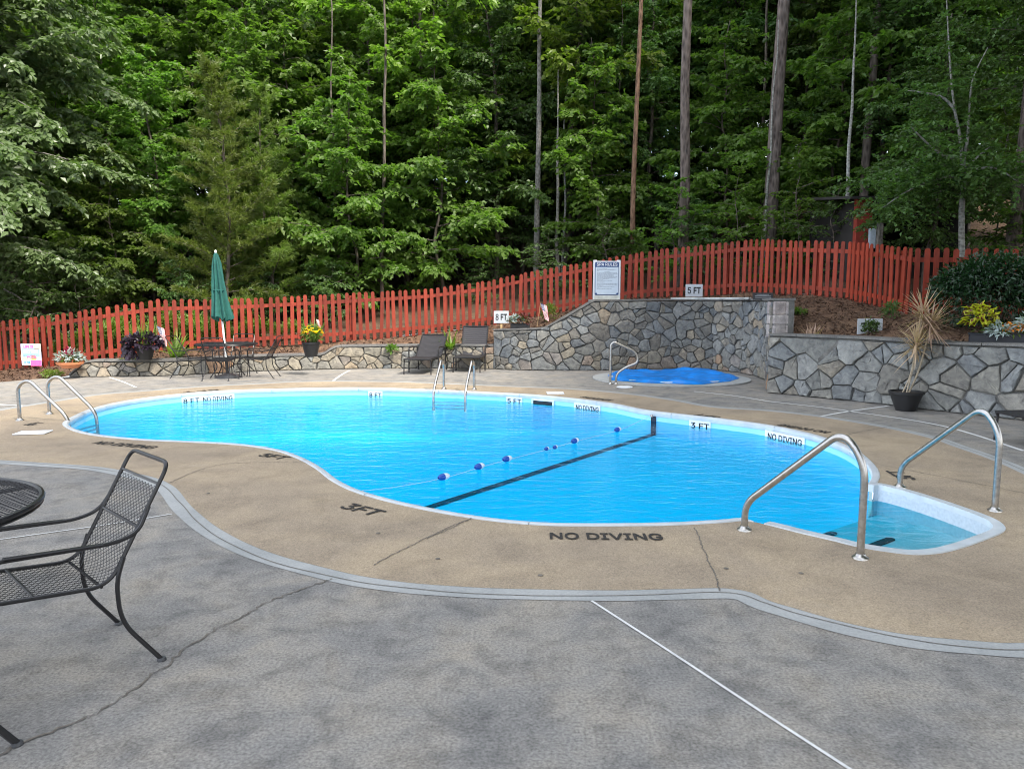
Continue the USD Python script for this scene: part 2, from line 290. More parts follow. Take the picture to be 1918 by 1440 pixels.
M['leaf_c'] = leafy('glossy_pale_leaf', (.135, .205, .085), (.195, .26, .125), (.28, .335, .20), trans=.28, rough=.4, spec=.55)
M['leaf_y'] = leafy('yellow_green_leaf', (.13, .19, .03), (.20, .26, .04), (.29, .33, .055), trans=.36)
M['needle'] = leafy('pine_needle', (.11, .155, .028), (.16, .20, .034), (.24, .26, .05), trans=.25)
M['laurel'] = leafy('laurel_leaf', (.012, .036, .013), (.022, .056, .018), (.045, .085, .03), trans=.15, rough=.3, spec=.5)
M['coleus'] = leafy('coleus_leaf', (.42, .40, .03), (.50, .47, .04), (.36, .42, .04), trans=.25)
M['coleus_dark'] = leafy('coleus_centre', (.10, .02, .015), (.14, .035, .02), (.10, .02, .015), trans=.1)
M['dusty'] = leafy('dusty_miller_leaf', (.34, .40, .40), (.45, .50, .50), (.55, .60, .60), trans=.1, rough=.8)
M['purple'] = leafy('purple_leaf', (.018, .012, .022), (.035, .026, .04), (.07, .055, .075), trans=.1, rough=.35)
M['yellow'] = leafy('yellow_petal', (.75, .48, .01), (.85, .60, .02), (.8, .66, .05), trans=.2)
M['orange'] = leafy('orange_petal', (.6, .16, .03), (.7, .22, .05), (.65, .28, .1), trans=.2)
M['magenta'] = leafy('magenta_petal', (.30, .01, .05), (.42, .015, .08), (.35, .03, .12), trans=.2)
M['dracaena'] = leafy('dracaena_blade', (.48, .34, .25), (.64, .53, .37), (.72, .65, .48), trans=.15)
M['stem'] = plain('pale_stem', (.36, .30, .22), rough=.8, var=.3, scale=20)
M['stem_green'] = plain('green_stem', (.08, .14, .04), rough=.7)
# ---------------------------------------------------------------- pool outline (edge of the deck), traced on the deck plane
near_edge = [(1390, 976), (1350, 980), (1250, 985), (1100, 986.5), (1000, 984), (900, 974), (800, 957), (720, 939), (660, 921), (620, 901), (590, 878), (555, 859), (510, 844), (440, 834), (350, 829), (260, 825), (180, 817), (138, 808), (118, 797)]
far_edge = [(122, 789), (140, 779), (172, 766), (230, 752.5), (310, 741.5), (400, 733.5), (500, 729.5), (620, 727), (700, 727), (800, 730), (900, 734.5), (1000, 740), (1080, 747.5), (1150, 756.5), (1210, 768.5), (1280, 777), (1360, 786), (1440, 797), (1510, 811), (1570, 829), (1610, 848), (1638, 872), (1648, 892), (1641, 908)]
POOL = spline([G(*p)[:2] for p in near_edge + far_edge], 10)               # open: from the near end of the steps round to the far end
def normals2(P):
    T = np.gradient(P, axis=0); T = unit(T); return np.stack([T[:, 1], -T[:, 0]], 1)   # to the right of travel
NP_ = normals2(POOL)
if Polygon(POOL).exterior.is_ccw: NP_ = -NP_
# NP_ now points into the pool
LIN = POOL + NP_ * .055
step_out = spline([G(*p)[:2] for p in [(1384, 973), (1440, 985), (1500, 1000), (1560, 1014), (1600, 1024), (1650, 1033), (1710, 1040), (1760, 1037.5), (1805, 1027), (1850, 1011), (1878, 999), (1883, 990), (1868, 977), (1830, 961), (1760, 937), (1700, 919), (1650, 907.5), (1626, 907)]], 6)
SO = Polygon(step_out).buffer(0)
mouth_a, mouth_b = G(1626, 908)[:2], G(1389, 975)[:2]
ms_dir = unit(mouth_b - mouth_a); ms_n = np.array([-ms_dir[1], ms_dir[0]]); 
if ms_n @ (G(1880, 990)[:2] - mouth_a) < 0: ms_n = -ms_n                     # away from the pool, into the steps
SI_full = SO.buffer(-.075)
ext = Polygon([mouth_a - ms_dir * .0 - ms_n * .35, mouth_b + ms_dir * .0 - ms_n * .35, mouth_b + ms_n * .25, mouth_a + ms_n * .25]).buffer(-.03)
SI = unary_union([SI_full, ext.intersection(Polygon(np.vstack([LIN])).buffer(.2))]).buffer(0)
POOL_P = Polygon(POOL).buffer(0); LIN_P = Polygon(LIN).buffer(0)
hole = unary_union([Polygon(POOL).buffer(-.012), SO.buffer(-.012)]).buffer(.001)

# ---------------------------------------------------------------- the deck
wall1_base = [(130, 707), (200, 705.5), (312, 704), (400, 699.5), (480, 695.5), (560, 693), (655, 691), (755, 690), (850, 690), (925, 691)]
wall2_base = [(925, 691), (960, 693), (1030, 694), (1110, 694), (1180, 692), (1260, 690.5), (1335, 692), (1385, 698), (1420, 705), (1436, 712)]
wall3_base = [(1437.5, 735), (1520, 743.5), (1613, 752.8), (1763, 770), (1868, 782), (1918, 788), (2010, 801), (2150, 823)]
W1 = np.array([G(*p)[:2] for p in wall1_base]); W2 = np.array([G(*p)[:2] for p in wall2_base]); W3 = np.array([G(*p)[:2] for p in wall3_base])
pier_c = PD(1441.5, 731, 13.35)[:2]
edge_left = [np.array([-60, 13.2]), np.array([-20, 13.8]), G(-60, 721)[:2], G(0, 717)[:2], G(70, 711)[:2], G(130, 707)[:2]]
edge_line = np.vstack([edge_left, W1[1:], W2[1:], [pier_c], W3, [W3[-1] + [2, -1.2], [60, 2]]])
back = normals2(edge_line); back = np.where((back @ np.array([0, 1.0]))[:, None] < 0, -back, back)
deck_edge = edge_line + back * .15
deck_poly = unary_union([Polygon(np.vstack([edge_line, [60, -25], [-60, -25]])).buffer(0), LineString(edge_line).buffer(.15)])
single('deck', sheet(deck_poly.difference(hole)), M['deck'], kind='structure')
border_near = [(-60, 862), (0, 865), (80, 870), (180, 878), (270, 896), (310, 914), (335, 942), (370, 978), (420, 1012), (500, 1047), (600, 1074), (700, 1094), (850, 1109), (1000, 1115), (1150, 1116), (1250, 1113.5), (1340, 1110.5), (1390, 1115), (1430, 1131), (1500, 1153), (1600, 1179), (1700, 1199), (1800, 1211), (1918, 1218), (2010, 1205)]
border_far = [(2100, 1120), (2080, 1010), (2000, 925), (1918, 882), (1853, 855), (1794, 835), (1750, 820), (1655, 799), (1538, 780), (1438, 769), (1335, 762), (1260, 749), (1160, 736), (1060, 728), (960, 724), (805, 717.5), (730, 715), (580, 714.5), (480, 719), (375, 724.5), (250, 734), (175, 740.5), (75, 756), (30, 763), (-40, 776), (-110, 800), (-120, 835)]
BORD = spline([G(*p)[:2] for p in border_near + border_far], 8, closed=True)
BORD_P = Polygon(BORD).buffer(0)
rngw = np.random.default_rng(5)
wob = np.array([meshkit.fbm(np.array([[i * .06, 3.3, 0]]), 3)[0] for i in range(len(BORD))]) - .5
ring = Polygon(BORD + normals2(BORD) * wob[:, None] * .05).buffer(0)
single('pool_surround', sheet(ring.buffer(-.07).difference(hole), .004), M['tan'], kind='structure')
single('painted_border', sheet(ring.buffer(.075).difference(ring.buffer(-.07)), .003), M['border'], kind='structure')
def strip(px, w, z, jitter=0, seed=0, n=10, smooth=True):
    P = np.array([G(*p)[:2] for p in px])
    P = spline(P, n) if smooth else P
    if jitter:
        r = np.random.default_rng(seed); P = np.array([LineString(P).interpolate(t, normalized=True).coords[0] for t in np.linspace(0, 1, 90)])
        P = P + normals2(P) * (np.cumsum(r.normal(0, jitter, len(P))) * .45 + r.normal(0, jitter * .5, len(P)))[:, None]
        N = normals2(P); ww = w * (.4 + r.random(len(P)) * 1.2)
        return quads(np.c_[np.vstack([P + N * ww[:, None] / 2, P - N * ww[:, None] / 2]), np.full(2 * len(P), z)], [[i + 1, i, i + len(P), i + len(P) + 1] for i in range(len(P) - 1)])
    return sheet(LineString(P).buffer(w / 2, cap_style=2), z)
# the crack in the middle of the border, control joints, cracks
mid = np.vstack([BORD, BORD[:1]])
single('border_crack', sheet(LineString(mid + np.vstack([wob[:, None], wob[:1, None]]) * .04).buffer(.0032), .006), M['joint_dark'], kind='structure')
for px, w in [([(1108, 1126), (1250, 1218), (1420, 1330), (1600, 1447)], .015), ([(-30, 1015), (100, 997), (200, 983), (322, 963)], .015), ([(1440, 752), (1520, 761), (1588, 770), (1760, 797), (1918, 845)], .05), ([(1300, 733.5), (1370, 741), (1440, 752)], .05),
              ([(1538, 780), (1588, 771), (1664, 760.5)], .05), ([(655, 694), (640, 702), (624, 713.5)], .05), ([(205, 707), (232, 716), (255, 726)], .04), ([(-20, 757), (20, 759), (45, 760.5)], .06)]:
    single('deck_joint', strip(px, w, .005), M['joint_white'], kind='structure')
for px in [[(318, 905), (420, 870), (600, 868)], [(800, 1010), (880, 975)], [(700, 1060), (800, 1008), (890, 970)], [(1300, 990), (1322, 1040), (1345, 1108)], [(1650, 872), (1760, 893), (1918, 925)], [(1660, 800), (1600, 812), (1560, 822)]]:
    single('surround_joint', strip(px, .007, .0085, .005, 3), M['joint_dark'], kind='structure')
single('deck_crack', strip([(-20, 1432), (110, 1372), (210, 1322), (300, 1262), (370, 1212), (440, 1172), (520, 1122), (618, 1083)], .009, .005, .012, 8), M['joint_dark'], kind='structure')
# little drain caps and dirt spots in the surround
for i, p in enumerate([(1012, 1079), (1500, 1075), (708, 1000), (390, 925), (1360, 1066), (820, 1048)]):
    c = G(*p); m = lathe([(0, .0095), (.013, .0095), (.016, .0075)], 10); m.apply_translation([c[0], c[1], 0])
    single('drain_cap', m, M['joint_dark'], 'small dark round cap set in the tan pool surround', 'drain cap', 'drain caps in the pool surround')

def deck_text(txt, pl, pr, h, label, inv=False, z=.0095):
    a, b = G(*pl), G(*pr); d = b - a; w = np.linalg.norm(d[:2])
    m = text_fit(txt, w, h * .9, .0015, 1); ang = math.atan2(d[1], d[0])
    single('deck_lettering', xf(m, (a[0], a[1], z), ang), M['letter'], label, 'lettering')
deck_text('NO DIVING', (1030, 1011.5), (1244, 1013.5), .155, 'large black NO DIVING painted on the deck at the near pool edge')
deck_text('3FT', (633, 952), (697, 968), .17, 'black 3FT painted on the deck where the near pool edge curves left')
deck_text('5FT', (481, 855), (525, 862), .16, 'black 5FT painted on the deck at the narrow waist of the pool')
deck_text('NO DIVING', (171, 832), (280, 842), .16, 'slanting black NO DIVING painted beside the left end of the pool')
deck_text('8FT', (57, 798), (87, 793), .17, 'small black 8FT painted beside the left ladder')
deck_text('NO DIVING', (1558, 810), (1466, 795.5), .17, 'upside-down black NO DIVING painted on the deck beyond the right end of the pool')
deck_text('3FT', (1352, 782), (1311, 776), .18, 'upside-down black 3FT painted beyond the far edge near the dark pool stripe')
deck_text('3FT', (1718, 900), (1690, 884), .17, 'sideways black 3FT painted behind the right handrail by the steps')
deck_text('NO DIVING', (1150, 750), (1095, 743.5), .17, 'faint black NO DIVING painted beyond the far edge right of the skimmer lid')
deck_text('8FT', (408, 730), (340, 734.5), .15, 'faint black 8FT painted beyond the far edge over the NO DIVING plate')
for p, s, rz, lab in [((62, 812), (.36, .24), .16, 'white rectangular skimmer lid on the deck beside the left ladder'), ((1040, 737.2), (.30, .30), .0, 'white skimmer lid on the deck behind the far pool edge'), ((1170, 726), (.26, .2), 0, 'white round lid on the deck in front of the blue spa tarp')]:
    c = G(*p); m = box((0, 0, 0), (s[0], s[1], .012), rz, ch=.004) if 'round' not in lab else lathe([(0, .006), (.14, .006), (.15, 0), (.15, -.006)], 20)
    m.apply_translation([c[0], c[1], .0145]); single('skimmer_lid', m, M['white'], lab, 'skimmer lid')

# ---------------------------------------------------------------- the pool
WZ = -.13
def floor_z(x, y):
    p1, p2 = G(790, 955, -.33)[:2], G(1220, 815, -.33)[:2]; d_ = (p2 - p1) / np.linalg.norm(p2 - p1)
    t = np.clip(((np.asarray(y) - p1[1]) * d_[0] - (np.asarray(x) - p1[0]) * d_[1] - .1) / 4.5, 0, 1); return -.33 - .5 * t
pool = thing('swimming_pool', 'kidney-shaped in-ground pool with white coping and pale blue liner', 'swimming pool', (0, 9.0, 0))
zs = [-.02, -.1, -.3, -1.3]
n = len(LIN); V, F = [], []
for k, z in enumerate(zs): V += [(*p, z) for p in LIN]
for k in range(len(zs) - 1): F += [[k * n + i, k * n + i + 1, (k + 1) * n + i + 1, (k + 1) * n + i] for i in range(n - 1)]
part(pool, 'liner_wall', quads(V, F), M['liner'], 40, world_space=True)
fp = unary_union([LIN_P.buffer(.05), SI]).buffer(0)
xs = np.arange(fp.bounds[0], fp.bounds[2], .25); ys = np.arange(fp.bounds[1], fp.bounds[3], .25)
pts = [(x, y) for x in xs for y in ys if fp.contains(Point(x, y))] + [fp.exterior.interpolate(t, normalized=True).coords[0] for t in np.linspace(0, 1, 900, endpoint=False)]
pts = np.array(pts); tri = Delaunay(pts).simplices; cen = pts[tri].mean(1); tri = tri[[fp.buffer(.03).contains(Point(*c)) for c in cen]]
part(pool, 'liner_floor', trimesh.Trimesh(np.c_[pts, floor_z(pts[:, 0], pts[:, 1])], tri, process=False), M['liner'], True, world_space=True)
# coping in lengths
L = np.r_[0, np.cumsum(np.linalg.norm(np.diff(POOL, axis=0), axis=1))]; nseg = 17; tot = L[-1]
prof = [(.0, -.03), (-.002, .010), (.008, .0155), (.03, .016), (.052, .013), (.066, .002), (.07, -.018), (.066, -.05), (.056, -.062)]
for k in range(nseg):
    a, b = tot * k / nseg + .004, tot * (k + 1) / nseg - .004; t = np.linspace(a, b, 26)
    P = np.stack([np.interp(t, L, POOL[:, q]) for q in (0, 1)], 1); Nn = unit(np.stack([np.interp(t, L, NP_[:, q]) for q in (0, 1)], 1))
    V = np.vstack([np.c_[P + Nn * o, np.full(len(P), z)] for o, z in prof]); m_ = len(P)
    F = [[q * m_ + i, q * m_ + i + 1, (q + 1) * m_ + i + 1, (q + 1) * m_ + i] for q in range(len(prof) - 1) for i in range(m_ - 1)]
    part(pool, 'coping', quads(V, F), M['coping'], True, world_space=True)
# plates and fittings on the liner wall
def on_wall(px, far=True):
    """index of the far wall point seen at this picture column"""
    c = np.arange(len(LIN)); q = CX + LIN[:, 0] / LIN[:, 1] * FPX * math.cos(0)
    d = np.abs(q - px) + (LIN[:, 1] < 8.0) * (1e3 if px < 1400 else 0) + (c < len(near_edge) * 10) * 1e3
    i = int(np.argmin(d)); t = unit(LIN[min(i + 2, n - 1)] - LIN[i - 2]); return LIN[i], t, NP_[i]
def plate(px0, px1, txt, zt, zb, lab):
    a, ta, na = on_wall(px0); b, tb, nb = on_wall(px1)
    d = b - a; w = np.linalg.norm(d); ang = math.atan2(d[1], d[0]); c = (a + b) / 2; nn = unit(na + nb); sag = .012
    o = c + nn * sag
    p = part(pool, 'depth_plate', box((o[0], o[1], (zt + zb) / 2), (w, .006, zt - zb), ang), M['marker'], label=lab, world_space=True)
    if txt:
        h = (zt - zb) * .60
        m = text_fit(txt, w * .86, h, .002, 1); m = xf(m, rx=PI / 2); m.apply_translation([-w * .42, -.0035, 0]); m = xf(m, (o[0], o[1], zb + (zt - zb) * .2), ang)
        part(p, 'lettering', m, M['ink'], world_space=True)
    return p
plate(332, 366, '8 FT', -.05, -.185, 'white plate reading 8 FT at the far left of the pool wall')
plate(367, 437, 'NO DIVING', -.05, -.185, 'white plate reading NO DIVING at the far left of the pool wall')
plate(692, 719, '8 FT', -.05, -.185, 'white plate reading 8 FT left of the far ladder')
plate(947, 976, '5 FT', -.05, -.185, 'white plate reading 5 FT left of the skimmer')
plate(1075, 1130, 'NO DIVING', -.05, -.185, 'white plate reading NO DIVING right of the skimmer')
plate(1298, 1334, '3 FT', -.05, -.185, 'white plate reading 3 FT right of the dark stripe')
plate(1442, 1516, 'NO DIVING', -.05, -.185, 'white plate reading NO DIVING at the right end of the pool wall')
a, t, nn = on_wall(997); b, _, _ = on_wall(1041); d = b - a; w = np.linalg.norm(d); ang = math.atan2(d[1], d[0]); c = (a + b) / 2 + nn * .02
sk = part(pool, 'skimmer_mouth', cat_([box((c[0], c[1], -.068), (w, .03, .018), ang, ch=.004), box((c[0], c[1], -.155), (w, .03, .02), ang, ch=.004)] + [box((c[0] + s * d[0] / w * w * .47, c[1] + s * d[1] / w * w * .47, -.11), (.03, .03, .09), ang, ch=.004) for s in (-1, 1)]), M['marker'], world_space=True)
part(sk, 'opening', box((c[0] - nn[0] * .012, c[1] - nn[1] * .012, -.11), (w * .9, .012, .08), ang), M['black_rub'], world_space=True)
# dark stripe across the pool floor and up the far wall
i0, _, _ = on_wall(1218)
s1, s2 = G(790, 955, -.33)[:2], G(1220, 815, -.33)[:2]
ln_ = LineString([s1 - (s2 - s1), s2 + (s2 - s1) * .3]).intersection(LIN_P); ln_ = ln_ if ln_.geom_type == 'LineString' else max(ln_.geoms, key=lambda g_: g_.length)
A, B = np.array(ln_.coords[0]), np.array(ln_.coords[-1])
P = np.array([A + (B - A) * t for t in np.linspace(.003, .997, 40)]); Nn = normals2(P) * .05
z = floor_z(P[:, 0], P[:, 1]) + .006
part(pool, 'floor_stripe', quads(np.vstack([np.c_[P + Nn, z], np.c_[P - Nn, z]]), [[i + 1, i, 40 + i, 41 + i] for i in range(39)]), M['stripe'], world_space=True)
_, t, nn = on_wall(1218)
part(pool, 'wall_stripe', box((B[0] + nn[0] * .006, B[1] + nn[1] * .006, -.20), (.09, .008, .28), math.atan2(t[1], t[0])), M['stripe'], world_space=True)
for q in (A + unit(B - A) * .03, B + nn * .05):
    part(pool, 'rope_anchor', xf(lathe([(0, .03), (.012, .03), (.02, .018), (.024, 0)], 12), (q[0], q[1], WZ + .07)), M['steel'], True, world_space=True)
# the step insert
stp = part(pool, 'step_rim', prism(SO.difference(SI.buffer(.0)).buffer(-.001), -.05, .014), M['coping'], world_space=True)
inner = SI.buffer(0); ex = np.array(inner.exterior.coords)
dmouth = (ex - mouth_a) @ ms_n
V, F = [], []
for i in range(len(ex) - 1):
    if min(dmouth[i], dmouth[i + 1]) > -.06:
        o = len(V); V += [(*ex[i], -.03), (*ex[i + 1], -.03), (*ex[i + 1], -1.0), (*ex[i], -1.0)]; F.append([o, o + 1, o + 2, o + 3])
part(pool, 'step_wall', quads(V, F), M['step'], world_space=True)
depth_ = ((np.array(SO.exterior.coords) - mouth_a) @ ms_n).max()
for k in range(3):
    lo, hi = depth_ * (k * .31 + .08), depth_ + .3
    sl = Polygon([mouth_a - ms_dir * 2 + ms_n * lo, mouth_b + ms_dir * 2 + ms_n * lo, mouth_b + ms_dir * 2 + ms_n * hi, mouth_a - ms_dir * 2 + ms_n * hi])
    tr = inner.buffer(-.004).intersection(sl); zt = -.245 + .03 * k
    s_ = part(pool, 'step_tread', prism(tr, -1.0, zt), M['step'], world_space=True)
    c0 = mouth_b + ms_n * (lo + .05) - ms_dir * .0
    near = LineString([mouth_b + ms_dir * 1.5 + ms_n * (lo + .055), mouth_a - ms_dir * 1.5 + ms_n * (lo + .055)]).intersection(inner)
    if near.length > .3:
        ncoords = near.coords if near.geom_type == 'LineString' else max(near.geoms, key=lambda g: g.length).coords
        e0, e1 = np.array(ncoords[0]), np.array(ncoords[-1]); 
        nos = LineString([e0 + unit(e1 - e0) * .02, e0 + unit(e1 - e0) * min(np.linalg.norm(e1 - e0) - .12, .95)]).buffer(.033)
        part(s_, 'nosing_strip', prism(nos.intersection(tr), zt + .001, zt + .01), M['black_rub'], world_space=True)
wp = unary_union([LIN_P.buffer(-.002), inner.buffer(-.002)]).buffer(.003)
tn_ = ms_n; c0_ = float(mouth_a @ ms_n)
M['water'] = mat('pool_water', {'g': ('geometry', {}), 'mp': ('mapping', {'scale': (1.0, 2.0, 1.0)}), 'n': ('noise_texture', {'scale': 3.2, 'detail': 4.0, 'roughness': .55, 'distortion': .8}),
    'b': ('bump', {'strength': .7, 'distance': .02}), 'f': ('fresnel', {'IOR': 1.14}), 'gl': ('glossy_bsdf', {'color': (1, 1, 1), 'roughness': .04}), 't': ('transparent_bsdf', {}), 'm': ('mix_closure', {}),
    'sx': ('separate_xyz', {}), 'm1': ('math', {'math_type': 'multiply', 'value2': float(tn_[0])}), 'm2': ('math', {'math_type': 'multiply', 'value2': float(tn_[1])}), 'ad': ('math', {'math_type': 'add'}),
    'mr': ('map_range', {'from_min': c0_ + .0, 'from_max': c0_ + depth_ * .8, 'to_min': 0.0, 'to_max': 1.0, 'clamp': True}), 'mx': ('mix', {'mix_type': 'mix', 'color1': (.10, .84, 1.0), 'color2': (.62, .93, .97)})},
    [('g.position', 'mp.vector'), ('mp.vector', 'n.vector'), ('n.fac', 'b.height'), ('b.normal', 'f.normal'), ('b.normal', 'gl.normal'), ('f.fac', 'm.fac'), ('t.BSDF', 'm.closure1'), ('gl.BSDF', 'm.closure2'),
     ('g.position', 'sx.vector'), ('sx.x', 'm1.value1'), ('sx.y', 'm2.value1'), ('m1.value', 'ad.value1'), ('m2.value', 'ad.value2'), ('ad.value', 'mr.value'), ('mr.result', 'mx.fac'), ('mx.color', 't.color')], surface='m.closure')
wx = single('pool_water', sheet(wp, WZ), M['water'], 'clear bright blue water filling the kidney-shaped pool', 'water', kind='structure')

# float rope
fl = thing('float_rope', 'thin rope with blue and white floats across the pool', 'float rope', (0, 7.5, WZ))
rp = [G(655, 921, WZ + .02)] + [G(x, y, WZ + .02) for x, y in [(740, 912), (831, 895), (898, 875.5), (950, 861), (1024, 842), (1077, 827), (1157, 806), (1195, 790)]] + [np.array([*(B + nn * .05), WZ + .08])]
rp = np.array(rp); part(fl, 'rope', tube(spline(rp, 5), .0032, 5), M['rope'], True, world_space=True)
for k, (x, y) in enumerate([(831, 895), (898, 875.5), (950, 861), (1024, 842), (1040, 839), (1077, 827), (1157, 806)]):
    small = k in (3, 4); p = G(x, y, WZ + .02); d = unit(rp[min(k + 3, 9)] - rp[min(k + 1, 7)]) if k < 4 else unit(G(1157, 806) - G(1024, 842))
    r = .023 if small else .033; ln = .075 if small else .14
    prof2 = [(.008, -ln / 2), (r * .62, -ln * .46), (r * .9, -ln * .3), (r, -ln * .08), (r, 0)]
    def fm(pr):
        m = lathe(pr, 14); m.apply_transform(trimesh.geometry.align_vectors([0, 0, 1], d)); m.apply_translation(p + [0, 0, .012]); return m
    f0 = part(fl, 'float', fm(prof2), M['blue_float'], True, world_space=True)
    part(f0, 'white_half', fm([(a_, -b_) for a_, b_ in prof2[::-1]]), M['white'], True, world_space=True)

# ---------------------------------------------------------------- stone walls
def stone_wall(name, label, base, ztop, thick, cell, seed, mats, cap=True, cat='wall', capw=.10):
    """base: plan polyline; ztop(s): height along it; stones stand proud of mortar on the face that looks at the pool."""
    rng = np.random.default_rng(seed)
    base = np.array(base); Ls = LineString(base); S = Ls.length
    ss = np.unique(np.r_[np.linspace(0, S, int(S / .15) + 2), [Ls.project(Point(*b)) for b in base]])
    P = np.array([Ls.interpolate(s).coords[0] for s in ss]); N = normals2(P)
    if name and (N.mean(0) @ np.array([0, -1.0])) < 0 and not label.startswith('stone pier'): N = -N
    cen = np.r_[P.mean(0), 0]
    w = thing(name, label, cat, cen)
    zt = np.array([ztop(s) for s in ss]); K = len(ss)
    V = np.vstack([np.c_[P, np.full(K, -.1)], np.c_[P, zt], np.c_[P - N * thick, zt], np.c_[P - N * thick, np.full(K, -.1)]])
    F = [[r * K + i, r * K + i + 1, (r + 1) * K + i + 1, (r + 1) * K + i] for r in range(3) for i in range(K - 1)] + [[0, K, 2 * K, 3 * K], [K - 1, 4 * K - 1, 3 * K - 1, 2 * K - 1]]
    part(w, 'mortar', quads(V, F), M['mortar'], world_space=True)
    face = Polygon(np.vstack([np.c_[ss, np.zeros(K) + .004], np.c_[ss, zt - .012][::-1]])).buffer(0)
    # uneven seeds: a jittered grid with some dropped, so that sizes vary
    pts = []
    H = zt.max()
    while len(pts) < S * H / (cell * cell):
        q = np.array([rng.random() * S, rng.random() * H]); dm = cell * (.62 + .55 * rng.random() ** 2)
        if all(((q - p) ** 2).sum() > dm * dm * .72 for p in pts) : pts.append(q)
        elif rng.random() < .004: pts.append(q)
    pts = np.array(pts)
    allp = np.vstack([pts, pts * [-1, 1], pts * [-1, 1] + [2 * S, 0], pts * [1, -1], pts * [1, -1] + [0, 2 * H]])
    sk_ = np.array([1.0, 1.18]); vor = Voronoi(allp * sk_)
    Nx = lambda s: np.stack([np.interp(s, ss, N[:, 0]), np.interp(s, ss, N[:, 1])], 1)
    Px = lambda s: np.stack([np.interp(s, ss, P[:, 0]), np.interp(s, ss, P[:, 1])], 1)
    cells = []
    for i in range(len(pts)):
        reg = vor.regions[vor.point_region[i]]
        if -1 in reg or len(reg) < 3: continue
        poly = Polygon(vor.vertices[reg] / sk_).intersection(face)
        for q in polys(poly.buffer(-.007).buffer(-.006).buffer(.006, join_style=1)):
            if q.area > .0022: cells.append(q)
    # some stones are two cells run together, some big ones are split by a straight crack: sizes and outlines vary
    done, out = set(), []
    for a_ in range(len(cells)):
        if a_ in done: continue
        q = cells[a_]
        if rng.random() < .20:
            nb_ = [b_ for b_ in range(len(cells)) if b_ != a_ and b_ not in done and cells[b_].distance(q) < .03 and cells[b_].buffer(.012).intersection(q.buffer(.012)).area > .0022]
            if nb_:
                b_ = nb_[int(rng.integers(len(nb_)))]; u_ = unary_union([q.buffer(.014), cells[b_].buffer(.014)]).buffer(-.016)
                if u_.geom_type == 'Polygon' and u_.area / u_.convex_hull.area > .86: done.add(b_); q = u_
        elif rng.random() < .34 and q.area > .018:
            c_ = q.centroid; an = rng.random() * PI; v_ = np.array([math.cos(an), math.sin(an)]) * 2; o_ = rng.normal(0, .03, 2)
            cut = LineString([(c_.x + o_[0] - v_[0], c_.y + o_[1] - v_[1]), (c_.x + o_[0] + v_[0], c_.y + o_[1] + v_[1])]).buffer(.006)
            out += [z_ for z_ in polys(q.difference(cut)) if z_.area > .0018]; done.add(a_); continue
        done.add(a_); out.append(q)
    cells = out
    cells.sort(key=lambda q: -q.area)
    small = []
    for k, q in enumerate(cells):
        ext_ = q.simplify(.006).exterior; nn_ = int(np.clip(ext_.length / .07, 7, 22))
        ring_ = np.array([ext_.interpolate(t, normalized=True).coords[0] for t in np.arange(nn_) / nn_])
        ring_ = np.vstack([ring_, np.array(ext_.coords)[:-1]]); ring_ = ring_[np.argsort([ext_.project(Point(*p_)) for p_ in ring_])]; nn_ = len(ring_); ring_ = ring_ + rng.normal(0, .0035, ring_.shape); ring_[:, 1] = np.maximum(ring_[:, 1], .003)
        c = ring_.mean(0); pr = .026 + .04 * rng.random()
        tilt = rng.normal(0, .08, 2)
        rings = [(ring_, np.full(nn_, -.004)), (c + (ring_ - c) * .985, pr * .72 + (ring_ - c) @ tilt)]
        ins = c + (ring_ - c) * .90 + rng.normal(0, .003, ring_.shape); rings.append((ins, pr + (ins - c) @ tilt + rng.normal(0, .0045, nn_)))
        ins2 = c + (ring_ - c) * .42 + rng.normal(0, .006, ring_.shape); rings.append((ins2, pr + .004 + (ins2 - c) @ tilt + rng.normal(0, .004, nn_)))
        rings.append((c[None], np.array([pr + .004])))
        V = []
        for rr, off in rings: V.append(np.c_[Px(rr[:, 0]) + Nx(rr[:, 0]) * np.maximum(off, -.004)[:, None], rr[:, 1]])
        V = np.vstack(V); F = []
        i = np.arange(nn_); j = (i + 1) % nn_
        for r in range(3):
            F += [np.stack([r * nn_ + i, r * nn_ + j, (r + 1) * nn_ + j], 1), np.stack([r * nn_ + i, (r + 1) * nn_ + j, (r + 1) * nn_ + i], 1)]
        F.append(np.stack([3 * nn_ + i, 3 * nn_ + j, np.full(nn_, 4 * nn_)], 1))
        msh = trimesh.Trimesh(V, np.vstack(F), process=False)
        mt = mats(c, rng)
        if k < 292: part(w, 'stone', msh, M[mt], 35, world_space=True)
        else: small.append(msh)
    if small: part(w, 'small_stones', cat_(small), M['stone_grey'], 35, world_space=True, kind='stuff')
    if cap:
        s = 0.0
        while s < S - .02:
            ln = min(.45 + .5 * rng.random(), S - s); 
            if S - s - ln < .2: ln = S - s
            q = np.linspace(s + .004, s + ln - .004, 5); pp, nq = Px(q), Nx(q); zz = np.interp(q, ss, zt); t = .035 + .012 * rng.random(); ov = capw * (.35 + .25 * rng.random(5)); bk = thick + .02
            lift = .002 + .006 * rng.random()
            V = np.vstack([np.c_[pp + nq * ov[:, None], zz + lift], np.c_[pp + nq * (ov[:, None] - .006), zz + t], np.c_[pp - nq * bk, zz + t], np.c_[pp - nq * bk, zz + lift]])
            F = [[r * 5 + i, r * 5 + i + 1, ((r + 1) % 4) * 5 + i + 1, ((r + 1) % 4) * 5 + i] for r in range(4) for i in range(4)] + [[0, 5, 10, 15], [4, 19, 14, 9]]
            part(w, 'cap_stone', quads(V, F), M['cap'], world_space=True); s += ln
    return w
